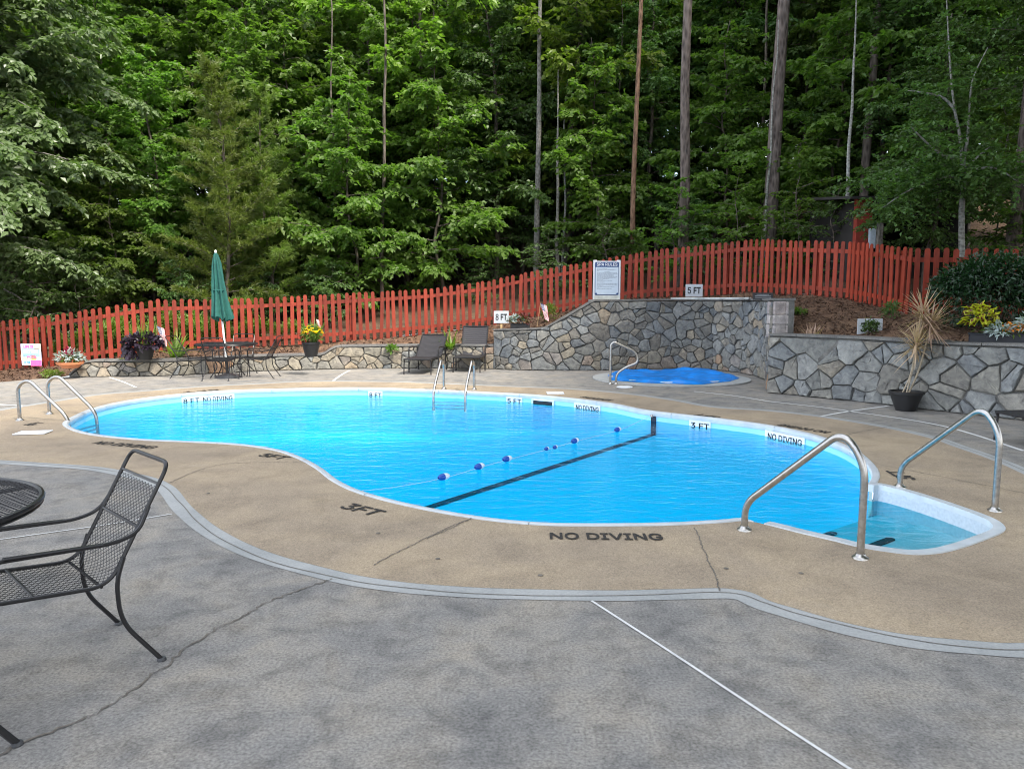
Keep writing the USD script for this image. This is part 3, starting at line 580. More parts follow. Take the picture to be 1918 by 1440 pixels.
def piecewise(base_px, tops_px):
    base = np.array([G(*p)[:2] for p in base_px]); L_ = LineString(base)
    ss = [L_.project(Point(*b)) for b in base]; zz = []
    out_s, out_z = [], []
    for (x, y) in tops_px:
        ks = np.interp(x, [p[0] for p in base_px], ss); q = np.array(L_.interpolate(ks).coords[0]); out_s.append(ks); out_z.append(PD(x, y, q[1])[2])
    return lambda s: float(np.interp(s, out_s, out_z))
warm = lambda c, r: 'stone_warm' if r.random() < .72 else ('stone_rust' if r.random() < .3 else 'stone_grey')
def grey(c, r):
    return ('stone_rust' if r.random() < .55 else 'stone_warm') if c[1] < .3 and r.random() < .6 else ('stone_warm' if r.random() < .12 else 'stone_grey')
Z1 = piecewise(wall1_base, [(130, 704), (163, 677.5), (312, 677), (480, 668), (605, 666), (628, 650), (760, 648.5), (925, 648.5)])
Z2 = piecewise(wall2_base, [(925, 619), (1018, 617), (1060, 594), (1110, 564.5), (1260, 563), (1436, 563.5)])
Z3 = piecewise(wall3_base, [(1437, 629), (1613, 636), (1763, 645), (1918, 650.5), (2150, 668)])
stone_wall('stone_wall', 'low tan fieldstone retaining wall behind the patio table and loungers', W1, Z1, .32, .215, 11, warm)
stone_wall('stone_wall', 'tall grey fieldstone retaining wall under the spa rules sign', np.vstack([W2, [pier_c]]), lambda s: Z2(s), .36, .235, 12, grey)
stone_wall('stone_wall', 'waist-high grey fieldstone retaining wall behind the spiky potted plant', W3, Z3, .34, .275, 13, lambda c, r: 'stone_warm' if r.random() < .06 else 'stone_grey')
pr_ = unit(np.array([1.0, -.08])); pz = Z2(99)
pier = thing('stone_pier', 'pale stone end pier of the tall wall above the right wall', 'pier', (pier_c[0] + .2, pier_c[1] + .1, 0))
pc = np.array([pier_c[0] + .18, pier_c[1] + .12])
part(pier, 'core', box((pc[0], pc[1], pz / 2), (.34, .34, pz - .03)), M['mortar'], world_space=True)
rng = np.random.default_rng(4); zc = .95
while zc < pz - .02:
    hh = min(.13 + .12 * rng.random(), pz - zc); x0 = -.18
    while x0 < .17:
        ww = min(.12 + .2 * rng.random(), .19 - x0)
        if .19 - x0 - ww < .08: ww = .19 - x0
        part(pier, 'stone', box((pc[0] + x0 + ww / 2, pc[1] - .005, zc + hh / 2), (ww - .006, .39, hh - .006), rz=rng.normal(0, .02), ch=.012), M['stone_pale'], world_space=True); x0 += ww
    zc += hh

# ---------------------------------------------------------------- terrain: planting beds and forest floor
fence_pts = [(-230, 628, 735, 16.6), (-120, 614, 715, 17.2), (0, 602, 696, 17.5), (100, 590, 689, 17.2), (200, 575, 676, 17.1), (300, 561, 662, 17.3), (400, 560, 656, 17.7), (480, 558, 650, 18.0), (650, 549, 640, 18.5), (800, 541, 627, 19.1), (920, 525, 611, 19.5), (990, 509, 597, 19.4), (1060, 497, 586, 19.2), (1170, 477.5, 563, 19.1), (1240, 466, 559, 18.9), (1300, 460, 556, 18.6), (1400, 448, 549, 17.7), (1500, 450.5, 555, 16.4), (1586, 452, 563, 15.5), (1640, 457, 575, 14.5), (1703, 465, 592, 13.5), (1770, 465, 591, 13.4), (1850, 465.5, 592, 13.3), (1918, 466, 592, 13.2), (2060, 468, 594, 13.0)]
fb = np.array([PD(x, yb, d) for x, yt, yb, d in fence_pts]); ft = np.array([PD(x, yt, d)[2] for x, yt, yb, d in fence_pts])
cp, cz = [], []
def ctl(p, z): cp.append([p[0], p[1]]); cz.append(z)
for p in edge_left: ctl(p, 0.0)
for Wl, Z in ((W1, Z1), (W2, Z2), (W3, Z3)):
    l_ = LineString(Wl); N = normals2(Wl); N = np.where((N @ np.array([0, 1.0]))[:, None] < 0, -N, N)
    for s in np.linspace(.1, l_.length - .05, 12):
        q = np.array(l_.interpolate(s).coords[0]); nq = N[min(int(np.argmin(np.linalg.norm(Wl - q, axis=1))), len(N) - 1)]
        ctl(q + nq * .36, Z(s) - .03)
for p in fb: ctl(p, p[2] + .03)
for p in fb[::2]:
    o = unit(p[:2] * np.array([1.0, 1.0]))
    for k, g_ in ((4, .9), (10, 2.7), (22, 6.2), (45, 9.5)): ctl(p[:2] + o * k, p[2] + g_ * (.8 if p[0] < -3 else 1))
for q, z in [((-25, 16), .2), ((-45, 20), .8), ((-45, 50), 8), ((25, 9), 1.2), ((45, 12), 1.8), ((60, 40), 8), ((14, 7), 1.0), ((30, 3), 1.0)]: ctl(q, z)
cp, cz = np.array(cp), np.array(cz)
_, ui = np.unique(np.round(cp, 2), axis=0, return_index=True)
RB = RBFInterpolator(cp[ui], cz[ui], kernel='linear', smoothing=.02)
def TZ(x, y): return RB(np.stack([np.ravel(x), np.ravel(y)], 1)).reshape(np.shape(x))
bk_edge = edge_line + back * .20
bed_line = np.vstack([[-60, fb[0][1]], fb[:, :2], [60, fb[-1][1] - 2]])
def surf(poly, step, z0=0.0, rough=0.0):
    b = poly.bounds; gx, gy = np.meshgrid(np.arange(b[0], b[2], step), np.arange(b[1], b[3], step)); q = np.c_[gx.ravel(), gy.ravel()]
    import shapely
    q = q[shapely.contains_xy(poly.buffer(-step * .3), q[:, 0], q[:, 1])]
    ed = np.array([poly.exterior.interpolate(t).coords[0] for t in np.arange(0, poly.exterior.length, step)])
    q = np.vstack([q, ed]); t = Delaunay(q).simplices; c = q[t].mean(1); t = t[shapely.contains_xy(poly, c[:, 0], c[:, 1])]
    z = TZ(q[:, 0], q[:, 1]) + z0
    if rough: z += (meshkit.fbm(np.c_[q * 1.1, np.zeros(len(q))], 4) - .5) * rough
    a = np.cross(q[t[:, 1]] - q[t[:, 0]], q[t[:, 2]] - q[t[:, 0]]); t = np.where((a < 0)[:, None], t[:, ::-1], t)
    return trimesh.Trimesh(np.c_[q, z], t, process=False)
bed_in = Polygon(np.vstack([bk_edge[2:-1], fb[::-1, :2] + [0, .15]])).buffer(0)
bed_in = bed_in.difference(LineString(edge_line).buffer(.17)); bed_in = max(polys(bed_in), key=lambda q: q.area)
single('mulch_bed', surf(bed_in, .22, 0, .07), M['mulch'], 'brown bark mulch bed between the stone walls and the red fence', 'mulch bed', kind='structure', smooth=True)
forest = Polygon(np.vstack([[[-60, 13.4]], [[-20, 14.0]], bk_edge[2:3], fb[:, :2] + [0, .1], bk_edge[-2:-1], [[60, 2.3]], [[60, 75]], [[-60, 75]]])).buffer(0)
single('forest_floor', surf(forest, 1.1, -.02, .35), M['litter'], kind='structure', smooth=True)
# loose bark chips
import shapely
rng = np.random.default_rng(21); bb = bed_in.bounds
bed_vis = bed_in
q = np.c_[rng.uniform(bb[0], bb[2], 60000), rng.uniform(bb[1], bb[3], 60000)]; q = q[shapely.contains_xy(bed_vis, q[:, 0], q[:, 1])][:24000]
z = TZ(q[:, 0], q[:, 1]) + .02; n_ = len(q); a_ = rng.random(n_) * 2 * PI; tl = rng.normal(0, .35, n_); ln = rng.uniform(.02, .065, n_); wd = rng.uniform(.006, .014, n_)
D = np.stack([np.cos(a_) * np.cos(tl), np.sin(a_) * np.cos(tl), np.sin(tl)], 1); Sd = np.stack([-np.sin(a_), np.cos(a_), rng.normal(0, .4, n_)], 1); P0 = np.c_[q, z + rng.random(n_) * .015 + (meshkit.fbm(np.c_[q * 1.1, np.zeros(n_)], 4) - .5) * .07]
V = np.stack([P0 - D * ln[:, None] - Sd * wd[:, None], P0 + D * ln[:, None] - Sd * wd[:, None], P0 + D * ln[:, None] + Sd * wd[:, None], P0 - D * ln[:, None] + Sd * wd[:, None]], 1).reshape(-1, 3)
i = np.arange(n_) * 4
single('mulch_chips', trimesh.Trimesh(V, np.vstack([np.c_[i, i + 1, i + 2], np.c_[i, i + 2, i + 3]]), process=False), M['chip'], 'loose bark chips covering the planting beds behind the walls', 'mulch', kind='stuff')

# ---------------------------------------------------------------- the red picket fence
fence = thing('picket_fence', 'long red-stained picket fence curving along the wood above the stone walls', 'fence', (0, 18, 0))
FL = LineString(fb[:, :2]); fs = np.array([FL.project(Point(*p[:2])) for p in fb])
kink = fs[20]
rng = np.random.default_rng(2)
def fz(s): return np.interp(s, fs, fb[:, 2]), np.interp(s, fs, ft)
def fp_(s): q = np.array(FL.interpolate(s).coords[0]); q2 = np.array(FL.interpolate(min(s + .05, FL.length)).coords[0]); q1 = np.array(FL.interpolate(max(s - .05, 0)).coords[0]); t = unit(q2 - q1); return q, t
def picket(w=.088, h=1.2, t=.019):
    xs_ = w / 2; pr = [(-xs_, 0), (xs_, 0), (xs_, h - .035), (xs_ * .72, h - .012), (xs_ * .3, h), (-xs_ * .3, h), (-xs_ * .72, h - .012), (-xs_, h - .035)]
    m = trimesh.creation.extrude_polygon(Polygon(pr), t, engine='earcut'); return xf(m, rx=PI / 2)
s, k = 0.1, 0
while s < FL.length:
    q, t = fp_(s); z0, z1 = fz(s); h = z1 - z0 + rng.normal(0, .006); x0 = CX + q[0] / q[1] * FPX
    hidden = False
    m = picket((.092 if s < fs[5] else .089) * rng.uniform(.95, 1.04), h); ang = math.atan2(t[1], t[0])
    sl = math.radians(rng.normal(0, .8)) 
    m = xf(m, ry=sl); m = xf(m, (q[0], q[1], z0), ang)
    part(fence, 'picket', m, M['fence'], world_space=True); k += 1
    s += .180 if s < fs[5] else (.165 if s < fs[15] else .160) + rng.normal(0, .002)
for hf, nm in ((.83, 'rail'), (.17, 'rail')):
    for s0 in np.arange(0, FL.length - .1, 2.4):
        s1 = min(s0 + 2.395, FL.length); q = np.linspace(s0, s1, 7); Pq = np.array([FL.interpolate(v).coords[0] for v in q]); Nq = normals2(Pq); Nq = np.where(Nq[:, 1:] < 0, -Nq, Nq)
        zz = np.array([fz(v)[0] + (fz(v)[1] - fz(v)[0]) * hf for v in q]); o0, o1, hh = .003, .042, .042
        V = np.vstack([np.c_[Pq + Nq * o0, zz - hh], np.c_[Pq + Nq * o0, zz + hh], np.c_[Pq + Nq * o1, zz + hh], np.c_[Pq + Nq * o1, zz - hh]])
        part(fence, nm, quads(V, [[r * 7 + i, r * 7 + i + 1, ((r + 1) % 4) * 7 + i + 1, ((r + 1) % 4) * 7 + i] for r in range(4) for i in range(6)]), M['fence'], world_space=True)
for s0 in np.arange(1.2, FL.length, 2.4):
    q, t = fp_(s0); nq = np.array([t[1], -t[0]]); nq = nq if nq[1] > 0 else -nq; z0, z1 = fz(s0); c = q + nq * .093
    part(fence, 'post', box((c[0], c[1], (z0 + z1) / 2 - .13), (.088, .088, z1 - z0 + .12), math.atan2(t[1], t[0]), ch=.006), M['fence'], world_space=True)
# ---------------------------------------------------------------- leaves
def leaves(P, D, N, L, W, fold=.12, curl=0.0):
    """one folded diamond leaf per row: base P, axis D, up N."""
    P, D, N = np.asarray(P, float), unit(np.asarray(D, float)), np.asarray(N, float); L = np.broadcast_to(L, len(P))[:, None]; W = np.broadcast_to(W, len(P))[:, None]
    S = unit(np.cross(N, D)); N = np.cross(D, S)
    V = np.stack([P, P + D * L * .45 + S * W / 2 + N * W * fold, P + D * L - N * L * curl, P + D * L * .45 - S * W / 2 + N * W * fold], 1).reshape(-1, 3)
    i = np.arange(len(P)) * 4
    return trimesh.Trimesh(V, np.vstack([np.c_[i, i + 1, i + 2], np.c_[i, i + 2, i + 3]]), process=False)
def blades(P, D, L, W, droop, seg=5, side=None, rng=None):
    """long narrow leaves that arch over."""
    V, F, o = [], [], 0
    for k in range(len(P)):
        d = unit(np.array(D[k], float)); h = unit(np.array([d[0], d[1], 0]) + 1e-6); S = unit(np.cross([0, 0, 1.0], h)); p = np.array(P[k], float); rows = []
        for q in range(seg + 1):
            t = q / seg; w = W[k] * (1 - t ** 1.8) * (.55 + .9 * min(t * 3, .5)) + .0008
            rows.append(np.stack([p - S * w / 2, p + S * w / 2])); d = unit(d + np.array([0, 0, -droop[k] / seg])); p = p + d * L[k] / seg
        V.append(np.vstack(rows)); F += [[o + 2 * q, o + 2 * q + 1, o + 2 * q + 3, o + 2 * q + 2] for q in range(seg)]; o += 2 * (seg + 1)
    return quads(np.vstack(V), F)
def rand_dirs(rng, n, up0=-.2, up1=1.0):
    a = rng.random(n) * 2 * PI; z = rng.uniform(up0, up1, n); r = np.sqrt(np.maximum(1 - z * z, 0)); return np.stack([r * np.cos(a), r * np.sin(a), z], 1)
def ball_leaves(rng, n, c, rad, L, W, up0=-.3, inner=.45):
    d = rand_dirs(rng, n, up0); r = (inner + (1 - inner) * rng.random(n) ** .6)[:, None]; P = np.array(c) + d * r * np.array(rad)
    D = unit(d + rng.normal(0, .5, (n, 3)) + [0, 0, -.25]); N = unit(d * .6 + [0, 0, .8] + rng.normal(0, .3, (n, 3)))
    return leaves(P, D, N, L * rng.uniform(.7, 1.25, n), W * rng.uniform(.7, 1.25, n), curl=.12)

# ---------------------------------------------------------------- patio furniture
def wavy_mesh(surface, S, rows_sp, inside=None, wl=.030, amp=.0075, r=.0021, wid=.46):
    """expanded metal: wavy strands side by side over surface(s, y)."""
    V, F, o = [], [], 0
    ny = int(wid / (wl / 4)) + 1; y = np.linspace(-wid / 2, wid / 2, ny); w3 = np.array([0, 1, 2]) * 2 * PI / 3
    for k in range(int(S / rows_sp) + 1):
        s0 = k * rows_sp; s = s0 + amp * np.cos(y / wl * 2 * PI + (k % 2) * PI)
        s = np.clip(s, 0, S); P, Tn, Nn = surface(s, y)
        ring = P[:, None, :] + r * (np.cos(w3)[None, :, None] * Tn[:, None, :] + np.sin(w3)[None, :, None] * Nn[:, None, :])
        keep = np.ones(ny, bool) if inside is None else inside(P)
        V.append(ring.reshape(-1, 3)); i = np.where(keep[:-1] & keep[1:])[0]
        for q in range(3):
            a, b = o + i * 3 + q, o + i * 3 + (q + 1) % 3; F += [np.stack([a, b, b + 3], 1), np.stack([a, b + 3, a + 3], 1)]
        o += ny * 3
    return trimesh.Trimesh(np.vstack(V), np.vstack(F), process=False)
def make_chair(label, loc, rz, group):
    t = thing('patio_chair', label, 'chair', loc, rz, group=group)
    prof = bend([(.50, .42), (.47, .432), (0, .385), (-.275, .88)], [0, .02, .085, 0], 9)
    pl = np.r_[0, np.cumsum(np.linalg.norm(np.diff(prof, axis=0), axis=1))]
    def at(s): return np.interp(s, pl, prof[:, 0]), np.interp(s, pl, prof[:, 1])
    hw = .225
    # one continuous frame: up one side, over the top, down the other
    side = [(x, z) for x, z in prof]
    loop = [(x, -hw, z) for x, z in side[:-1]] + [(side[-1][0], -hw, side[-1][1]), (side[-1][0], hw, side[-1][1])] + [(x, hw, z) for x, z in side[:-1][::-1]]
    m_ = len(side); rr = [0.0] * len(loop); rr[m_ - 1] = rr[m_] = .06
    part(t, 'frame', cat_([tube(bend(loop, rr, 7), .0095, 8), tube([(.49, -hw, .425), (.49, hw, .425)], .009, 6), tube([(at(pl[-1] - .10)[0], -hw, at(pl[-1] - .10)[1]), (at(pl[-1] - .10)[0], hw, at(pl[-1] - .10)[1])], .006, 6), tube([(.28, -hw, .418), (.28, hw, .418)], .007, 6), tube([(.03, -hw, .388), (.03, hw, .388)], .007, 6), tube([(-.13, -hw, .618), (-.13, hw, .618)], .007, 6)]), M['iron'], 40)
    S = pl[-1] - .11
    def surf_(s, y):
        x, z = at(s); x2, z2 = at(np.minimum(s + .01, pl[-1])); x1, z1 = at(np.maximum(s - .01, 0)); T = np.stack([x2 - x1, 0 * x, z2 - z1], 1); T = unit(T); N = np.stack([-T[:, 2], 0 * x, T[:, 0]], 1)
        return np.stack([x, y, z], 1), T, N
    part(t, 'mesh_seat_and_back', wavy_mesh(surf_, S, .0118, wl=.036, amp=.0058, r=.0017, wid=2 * hw), M['iron'])
    for sy in (-1, 1):
        y = sy * (hw + .03)
        arm = bend([(-.18, sy * hw, .70), (-.12, y, .60), (-.02, y, .575), (.40, y, .60), (.505, y, .585), (.495, y, .42), (.50, y + sy * .02, .20), (.53, y + sy * .03, 0.008)], [0, .05, .05, .04, .07, .1, .1, 0], 6)
        a = part(t, 'arm', tube(arm, .0088, 7), M['iron'], 40)
        part(a, 'arm_pad', box((.20, y, .5945), (.36, .026, .008), ry=-.075, ch=.003), M['iron'])
        leg = bend([(-.06, sy * (hw + .012), .50), (-.025, sy * (hw + .014), .40), (-.03, sy * (hw + .02), .22), (-.18, sy * (hw + .045), .008)], [0, .08, .2, 0], 8)
        g = part(t, 'rear_leg', tube(leg, .0098, 7), M['iron'], 40)
        part(g, 'foot_cap', cat_([xf(lathe([(0, .014), (.018, .014), (.021, .004), (.021, 0)], 10), (-.182, sy * (hw + .045), 0)), xf(lathe([(0, .014), (.018, .014), (.021, .004), (.021, 0)], 10), (.53, sy * (hw + .06), 0))]), M['iron_grey'])
    return t
w_dir = unit(np.array([-.72, .69])); f_dir = np.array([-w_dir[1], w_dir[0]])
rearN = G(302, 1236)[:2]
ch_o = rearN + f_dir * .18 + w_dir * .27
near_chair = make_chair('black mesh patio chair in the left foreground, its back towards the pool', (ch_o[0], ch_o[1], 0), math.atan2(f_dir[1], f_dir[0]), 'black mesh patio chairs')
def place_chair(label, foot_px=None, ang=0.0, seat=None):
    f = np.array([math.cos(ang), math.sin(ang)])
    return copy(near_chair, label, (seat[0], seat[1], 0), ang)
t = thing('low_stool', 'low metal stool whose grey corner and black leg show at the lower left edge', 'stool', (-2.20, 2.225, 0), .1)
part(t, 'seat_edge', box((0, 0, .455), (.56, .46, .03), ch=.01), M['iron_grey']); 
for sx in (-1, 1):
    for sy in (-1, 1):
        lg = part(t, 'leg', tube(bend([(sx * .26, sy * .20, .44), (sx * .28, sy * .21, .22), (sx * .43, sy * .26, .008)], [0, .15, 0], 8), .013, 7), M['iron'], 40)
        part(lg, 'foot_cap', xf(lathe([(0, .014), (.018, .014), (.021, .004), (.021, 0)], 10), (sx * .43, sy * .26, 0)), M['iron_grey'])
    part(t, 'apron_bar', tube([(sx * .26, -.2, .40), (sx * .26, .2, .40)], .01, 6), M['iron'])
def make_table(label, loc, rz, group, rad=.62):
    t = thing('patio_table', label, 'table', loc, rz, group=group)
    ring = [(rad * math.cos(a), rad * math.sin(a), .715) for a in np.linspace(0, 2 * PI, 49)]
    part(t, 'rim', cat_([tube(ring, .013, 8, False), tube([(rad * math.cos(a), rad * math.sin(a), .695) for a in np.linspace(0, 2 * PI, 49)], .007, 6, False)]), M['iron'], 40)
    def sf(s, y): P = np.stack([s - rad, y, 0 * y + .717], 1); return P, np.tile([1.0, 0, 0], (len(y), 1)), np.tile([0, 0, 1.0], (len(y), 1))
    part(t, 'mesh_top', wavy_mesh(sf, 2 * rad, .0185, inside=lambda P: (np.hypot(P[:, 0], P[:, 1]) < rad) & (np.hypot(P[:, 0], P[:, 1]) > .035), wl=.04, amp=.009, r=.0026, wid=2 * rad), M['iron'])
    for k in range(4):
        a = PI / 4 + k * PI / 2; c, s = math.cos(a), math.sin(a)
        part(t, 'support_bar', box((c * rad * .52, s * rad * .52, .702), (rad * .92, .03, .012), a), M['iron'])
        pts = bend([(.30, .70), (.34, .45), (.20, .25), (.40, .02)], [0, .1, .12, 0], 8)
        part(t, 'leg', tube([(c * x, s * x, z) for x, z in pts], .012, 7), M['iron'], 40)
    part(t, 'hub_ring', tube([(.033 * math.cos(a), .033 * math.sin(a), .717) for a in np.linspace(0, 2 * PI, 17)], .008, 6, False), M['iron'], 40)
    return t
tab0 = make_table('round black mesh patio table cut off by the left edge in the foreground', (-2.70, 3.02, 0), .2, 'round mesh patio tables')
ftc = G(427, 707)[:2]
tab1 = copy(tab0, 'round dark patio table around the closed green umbrella', (ftc[0], ftc[1], 0), .1)
def far_chair(lab, dx, dy, ang): place_chair(lab, ang=ang, seat=(ftc[0] + dx, ftc[1] + dy))
far_chair('dark mesh patio chair left of the umbrella table, facing right', -.92, .02, -.06)
far_chair('dark mesh patio chair right of the umbrella table, facing left', .86, .0, PI + .05)
far_chair('dark mesh patio chair on the pool side of the umbrella table, seen from behind', .02, -.55, PI / 2)
far_chair('dark mesh patio chair between the umbrella table and the low wall', .05, .72, -PI / 2 + .1)

um = thing('patio_umbrella', 'closed green patio umbrella standing through the far table', 'umbrella', (ftc[0], ftc[1], 0))
lean = np.array([-.028, 0.0]) 
top = PD(403.5, 471, ftc[1])
ax = (top - np.array([ftc[0], ftc[1], 0])); hz = ax[2]
def upt(z): return np.array([ax[0] * z / hz, ax[1] * z / hz, z])
part(um, 'pole', tube([upt(.05), upt(.4), upt(1.0), upt(hz - .06)], .021, 10), M['white'], 40)
part(um, 'lower_sleeve', tube([upt(.04), upt(.42)], .03, 10), M['iron'], 40)
base = part(um, 'base_dish', lathe([(0, .10), (.05, .09), (.12, .075), (.24, .045), (.27, .02), (.27, 0)], 28, 1.0), M['iron_grey'], 40)
V, F = [], []; zz = np.array([hz - .03, hz - .07, hz - .25, hz - .6, hz - .95, hz - 1.2, hz - 1.38, hz - 1.42]); rr = np.array([.02, .045, .075, .10, .125, .16, .185, .10]); na = 64
for z, r in zip(zz, rr):
    for a in np.arange(na) * 2 * PI / na:
        fold = 1 + (.30 if z < hz - .1 else .1) * math.cos(8 * a + z * .8) + .12 * math.cos(3 * a + 4 * z)
        V.append(upt(z) + np.array([math.cos(a), math.sin(a), 0]) * r * fold + [0, 0, (.04 * math.cos(8 * a) if z < hz - 1.3 else 0)])
for k in range(len(zz) - 1): F += [[k * na + i, k * na + (i + 1) % na, (k + 1) * na + (i + 1) % na, (k + 1) * na + i] for i in range(na)]
cn = part(um, 'canopy', quads(V, F), M['canvas'], 40)
part(cn, 'tie_strap', tube([upt(hz - .8) + np.array([math.cos(a) * .128, math.sin(a) * .128, 0]) for a in np.linspace(0, 2 * PI, 24)], .012, 6, False), M['canvas'], 40)
part(um, 'finial', xf(lathe([(0, .07), (.018, .06), (.028, .035), (.018, .01), (.022, 0)], 12), upt(hz - .04)), M['white'], 40)

def make_lounger(name, label, loc, rz, bang):
    t = thing(name, label, 'lounge chair', loc, rz, group=None)
    hw, Ls, zs_, bl = .30, .92, .34, .74
    bx, bz = Ls + bl * math.cos(bang), zs_ + bl * math.sin(bang)
    for sy in (-1, 1):
        part(t, 'side_rail', tube(bend([(0.03, sy * hw, zs_ - .05), (.0, sy * hw, zs_), (Ls, sy * hw, zs_), (bx, sy * hw, bz)], [0, .03, .05, 0], 5), .016, 7), M['iron'], 40)
        part(t, 'leg', tube([(.03, sy * hw, zs_), (.01, sy * (hw + .01), 0)], .014, 7), M['iron'], 40)
        part(t, 'leg', tube([(Ls + .2, sy * (hw + .03), .54), (Ls + .34, sy * (hw + .04), 0)], .015, 7), M['iron'], 40)
        part(t, 'arm', tube(bend([(Ls - .42, sy * (hw + .045), 0), (Ls - .40, sy * (hw + .045), .56), (Ls - .2, sy * (hw + .045), .58), (Ls + .22, sy * (hw + .04), .55)], [0, .07, .05, 0], 6), .017, 7), M['iron'], 40)
    ns = 9; q = np.linspace(0, 1, ns)
    def sling(p0, p1, sag):
        V = []
        for tt in q:
            x, z = p0[0] + (p1[0] - p0[0]) * tt, p0[1] + (p1[1] - p0[1]) * tt
            for y in np.linspace(-hw, hw, 5): V.append((x, y, z - sag * (1 - (y / hw) ** 2)))
        Ft = [[k * 5 + j, k * 5 + j + 1, (k + 1) * 5 + j + 1, (k + 1) * 5 + j] for k in range(ns - 1) for j in range(4)]
        V2 = [(x, y, z - .012) for x, y, z in V]; return quads(V + V2, Ft + [[a + 45 for a in f[::-1]] for f in Ft])
    part(t, 'seat_sling', sling((.0, zs_ + .012), (Ls, zs_ + .012), .02), M['wicker'], True)
    part(t, 'back_sling', sling((Ls, zs_ + .012), (bx, bz), .02), M['wicker'], True)
    part(t, 'head_bar', tube([(bx, -hw, bz), (bx, hw, bz)], .016, 7), M['iron'], 40)
    part(t, 'foot_bar', tube([(0, -hw, zs_), (0, hw, zs_)], .016, 7), M['iron'], 40)
    return t
fa = (G(756, 702) + G(807, 702))[:2] / 2
make_lounger('lounge_chair', 'low dark woven lounge chair left of the far ladder with its back reclined', (fa[0], fa[1], 0), math.atan2(1.2, .20), math.radians(40))
fa = (G(842, 698.5) + G(905, 697))[:2] / 2
make_lounger('lounge_chair', 'dark woven lounge chair behind the far ladder with its back set upright', (fa[0], fa[1] - .0, 0), math.atan2(1.1, .14), math.radians(64))
make_lounger('lounge_chair', 'dark lounge chair by the grey wall cut off by the right edge', (5.62, 8.15, 0), .12, math.radians(40))

# ---------------------------------------------------------------- handrails and ladders
def flange(x, y=0.0): return xf(lathe([(0, .03), (.028, .03), (.036, .016), (.05, .008), (.052, 0)], 18), (x, y, 0))
def handrail(label, a, b):
    d = b - a; L_ = np.linalg.norm(d[:2]); t = thing('handrail', label, 'handrail', (a[0], a[1], .004), math.atan2(d[1], d[0]), group='handrails on both sides of the steps')
    p = bend([(0, 0, 0), (0, 0, .17), (L_ * .83, 0, .80), (L_ , 0, .745), (L_, 0, 0)], [0, .10, .10, .17, 0], 9)
    p = bend([(0, 0, 0), (0, 0, .19), (L_ * .82, 0, .79), (L_, 0, .60), (L_, 0, 0)], [0, .13, .17, .16, 0], 10)
    part(t, 'rail', tube(p, .0235, 14), M['steel'], True)
    for x in (0, L_): part(t, 'flange', flange(x), M['steel'], 40)
    return t
handrail('bent steel handrail on the near side of the pool steps', G(1394, 993), G(1611, 1046))
handrail('bent steel handrail on the far side of the pool steps', G(1685, 913), G(1863, 957))
def ladder(label, a, b, into):
    c = (a + b) / 2; sp = np.linalg.norm((b - a)[:2]); t = thing('pool_ladder', label, 'ladder', (c[0], c[1], .004), math.atan2(into[1], into[0]), group='steel pool ladders')
    for sy in (-1, 1):
        y = sy * sp / 2
        p = bend([(0, y, 0), (0, y, .47), (.16, y, .56), (.62, y, .12), (.70, y, .0), (.72, y, -.30)], [0, .16, .16, .1, .06, 0], 8)
        part(t, 'rail', tube(p, .0235, 12), M['steel'], True); part(t, 'flange', flange(0, y), M['steel'], 40)
    for z in (-.15, -.205, -.26): part(t, 'tread', box((.70, 0, z), (.07, sp, .014), ch=.004), M['steel'])
    return t
ladder('steel pool ladder at the left end of the pool', G(51, 787.5), G(80, 776), np.array([.995, -.09]))
ladder('steel pool ladder at the far edge in front of the loungers', G(836, 727.5), G(884, 731), np.array([-.17, -.98]))
a = G(1143, 719.5); t = thing('spa_handrail', 'bent steel grab rail at the left of the blue spa tarp', 'handrail', (a[0], a[1], .002), .05)
part(t, 'rail', tube(bend([(0, 0, 0), (0, 0, .77), (.06, 0, .82), (.50, 0, .63), (.55, 0, .42), (.30, 0, .33), (.12, .02, .2), (.115, .02, 0)], [0, .09, .05, .12, .1, .1, .1, 0], 8), .023, 12), M['steel'], True)
part(t, 'flange', flange(0), M['steel'], 40); part(t, 'flange', flange(.115, .02), M['steel'], 40)

# ---------------------------------------------------------------- the spa under its tarp
sc_ = np.array([3.3, 15.35]); srx, sry = 1.28, 1.22
sp = thing('spa', 'round sunken spa with a pale rim in front of the tall stone wall', 'spa', (sc_[0], sc_[1], 0))
a_ = np.linspace(0, 2 * PI, 73)[:-1]
ringO, ringI = np.c_[np.cos(a_) * (srx + .33), np.sin(a_) * (sry + .33)], np.c_[np.cos(a_) * (srx - .1), np.sin(a_) * (sry - .1)]
part(sp, 'rim', prism(Polygon(ringO).difference(Polygon(ringI)), .004, .028), M['border'])
part(sp, 'lip', tube(np.c_[np.cos(np.r_[a_, 0]) * (srx - .08), np.sin(np.r_[a_, 0]) * (sry - .08), np.full(73, .03)], .03, 8, False), M['coping'], True)
g = np.linspace(-1, 1, 61); X, Y = np.meshgrid(g, g); R_ = np.hypot(X, Y); sq = np.maximum(np.abs(X), np.abs(Y)) / np.maximum(R_, 1e-6); X2, Y2 = X * sq, Y * sq   # disc grid
Rr = np.hypot(X2, Y2)
wr = meshkit.fbm(np.stack([X2 * 2.2, Y2 * 3.2, X2 * 0], -1), 5, 3) - .5
wr2 = np.abs(meshkit.fbm(np.stack([X2 * 1.3 + 9, Y2 * 4, X2 * 0], -1), 4, 8) - .5)
Zt = .04 + .10 * wr - .10 * wr2 + .05 * np.exp(-((X2 - .62) ** 2 / .12 + (Y2 - .35) ** 2 / .25)) + .03 * np.exp(-((Rr - .95) / .12) ** 2)
Zt += .035 * np.clip(Y2, 0, 1) + .03 * np.abs(np.sin(9 * X2 + 5 * Y2 + 3 * wr)) ** 3 * .5
